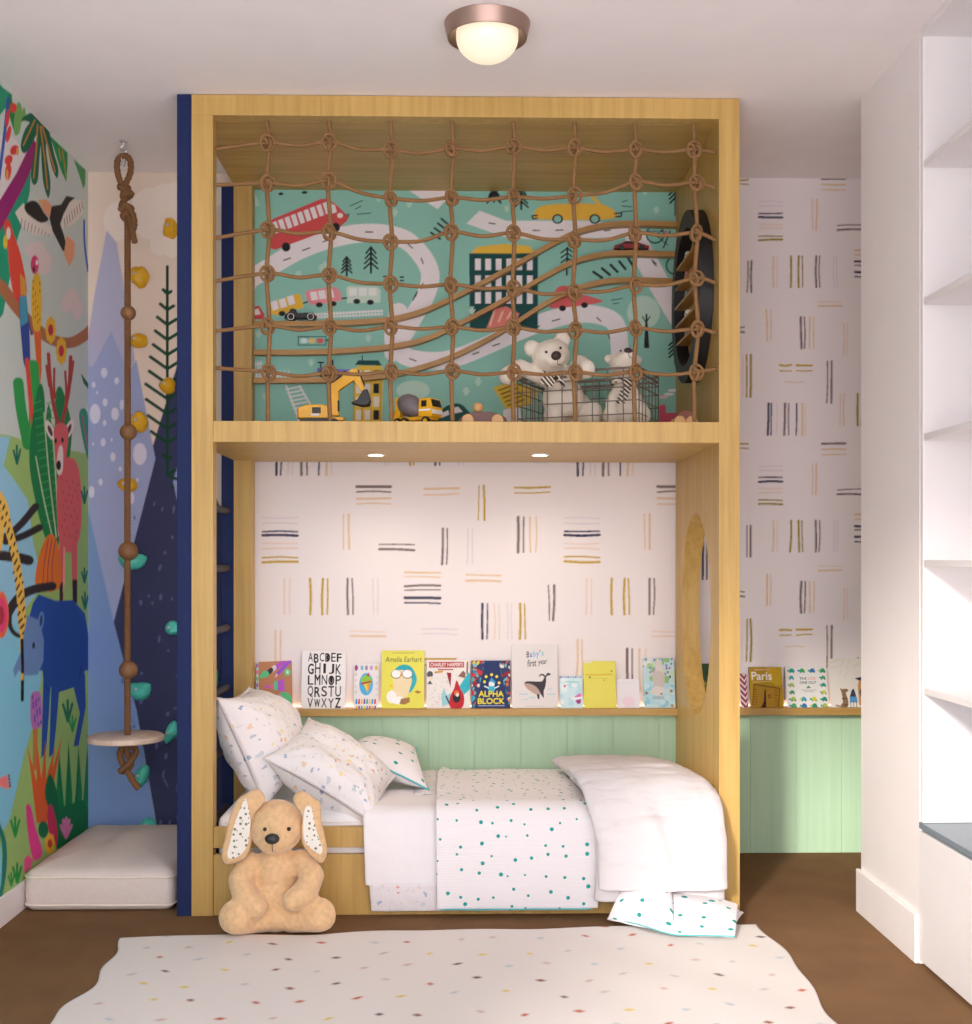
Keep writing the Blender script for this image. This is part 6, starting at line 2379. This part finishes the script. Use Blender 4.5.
for i, (c, u, v, w_, h_, lab) in enumerate(HOLDS):
    p = PY(u, v, HW)
    rx, rz = w_ / 2 * HW / F, h_ / 2 * HW / F
    t = thing('climbing_hold', lab, 'climbing hold', (p.x, HW, p.z), 'climbing holds on the mountain mural')
    m = MB()
    n_, k_ = 20, 12
    vs, fs = [], []
    sd_ = i * 3.7
    bend = {6: .35, 8: .45, 9: -.6, 10: -.5}.get(i, 0)
    for a in range(k_ + 1):
        ph = (PI / 2) * a / k_
        for b in range(n_):
            al = 2 * PI * b / n_
            g = 1 + (.30 if c == 'y' and i in (0, 1, 3) else .14) * fbm((math.cos(al) + sd_, math.sin(al), ph * .6), 1.1, 2)
            xx, zz = rx * math.sin(ph) * math.cos(al) * g, rz * math.sin(ph) * math.sin(al) * g
            zz += bend * rz * ((xx / rx) ** 2 - .4) * (1 if i != 10 else 0) + (bend * -1.2 * xx if i in (9, 10) else 0)
            vs.append(Vector((p.x + xx, HW - .038 * math.cos(ph) ** .8 * (1 + .25 * fbm((xx * 30, zz * 30, sd_), 1.0, 2)), p.z + zz)))
    for a in range(k_):
        for b in range(n_):
            b2 = (b + 1) % n_
            fs.append((a * n_ + b, (a + 1) * n_ + b, (a + 1) * n_ + b2, a * n_ + b2))
    fs.append(tuple(k_ * n_ + b for b in range(n_)))
    m.put(vs, fs).build('hold_body', HY if c == 'y' else HT, t, True, ang=180)
    MB().lathe([(0, -.0435), (.0055, -.0435), (.0065, -.041), (.0065, -.03), (0, -.03)], (0, 0, 0), 12).v
    q = MB(Matrix.Translation((p.x - rx * .25, HW, p.z + rz * .15)) @ Matrix.Rotation(PI / 2, 4, 'X'))
    q.lathe([(.0065, .030), (.0065, .0415), (.0045, .0425), (.003, .040), (0, .040)], (0, 0, 0), 14)
    q.build('bolt', STEEL, t)

# ------------------------------------------------------------------ ceiling lamp
lx, ly = .072, 3.295
lamp = thing('ceiling_lamp', 'round ceiling lamp with brushed metal ring and lit glass dome', 'ceiling lamp', (lx, ly, CEIL))
MB().lathe([(.1175, -.0005), (.1185, -.002), (.109, -.042), (.106, -.0425), (.104, -.041), (.090, -.026), (.086, -.024)], (lx, ly, CEIL), 56).build('metal_ring', mat('brushed_nickel', (176, 150, 138), .38, 1.0), lamp)
MB().lathe([(.0855, -.024), (.0855, -.040)] + [(.0855 * math.cos(PI / 2 * k / 12), -.040 - .066 * math.sin(PI / 2 * k / 12)) for k in range(1, 13)], (lx, ly, CEIL), 48).build('glass_dome', mat('opal_glass', (200, 190, 170), .3, emit=((255, 236, 206), .42)), lamp)

# ------------------------------------------------------------------ shelving unit on the right
SU0, SU1, SX0, SX1 = 1.15, 3.320, 1.2825, 1.66
su = thing('shelving_unit', 'tall white built-in shelving unit with cabinet base and slate grey counter', 'shelving unit', (SX0, SU1, 0))
SW = mat('shelf_white', (232, 228, 228), .5)
e = .001
MB().box(SX0 - .002, SX1, SU1 - .018, SU1, .397, CEIL - .002, e).build('side_panel', SW, su, False)
MB().box(SX0 - .002, SX1, SU0, SU0 + .018, .397, CEIL - .002, e).build('side_panel', SW, su, False)
MB().box(SX1 - .012, SX1, SU0 + .019, SU1 - .019, .397, CEIL - .002).build('back_panel', SW, su, False)
for z in (2.232, 1.852, 1.476, 1.126, .772):
    MB().box(SX0, SX1 - .0125, SU0 + .0185, SU1 - .0185, z - .018, z, e).build('shelf', SW, su, False)
MB().box(SX0 - .004, SX1 - .0125, SU0 + .0185, SU1 - .0185, CEIL - .022, CEIL - .002, e).build('top_fascia', SW, su, False)
MB().box(SX0 - .006, SX1, SU0, SU1, .379, .396, e).build('counter', mat('slate_counter', (124, 138, 150), .3), su, False)['label'] = 'slate grey counter'
MB().box(SX0 + .012, SX1, SU0, SU1, .06, .378, e).box(SX0 + .03, SX1, SU0 + .01, SU1 - .001, .0, .0595).build('cabinet_body', SW, su, False)
for a in (SU1 - .72, SU1 - 1.443):
    MB().box(SX0 - .006, SX0 + .0115, a, a + .719, .012, .372, .0015).build('cabinet_door', SW, su, False)

# ------------------------------------------------------------------ light
w = bpy.data.worlds.new('daylight')
SC.world = w
w.use_nodes = True
bg = w.node_tree.nodes['Background']
bg.inputs[0].default_value = (*lin((251, 246, 252)), 1)
bg.inputs[1].default_value = 2.4
sun = bpy.data.lights.new('sun', 'SUN')
sun.energy = 2.1
sun.angle = math.radians(7)
sun.color = lin((255, 247, 236))
so = bpy.data.objects.new('sun', sun)
COL.objects.link(so)
d = Vector((.5, 1, -.42)).normalized()
so.rotation_euler = d.to_track_quat('-Z', 'Y').to_euler()
so.location = (-2, -4, 4)

vs_ = SC.view_settings
vs_.view_transform = 'Standard'
vs_.look = 'None'
vs_.gamma = 1
vs_.use_curve_mapping = False
vs_.exposure = 0.80
SC.cycles.max_bounces = 10
SC.cycles.diffuse_bounces = 6
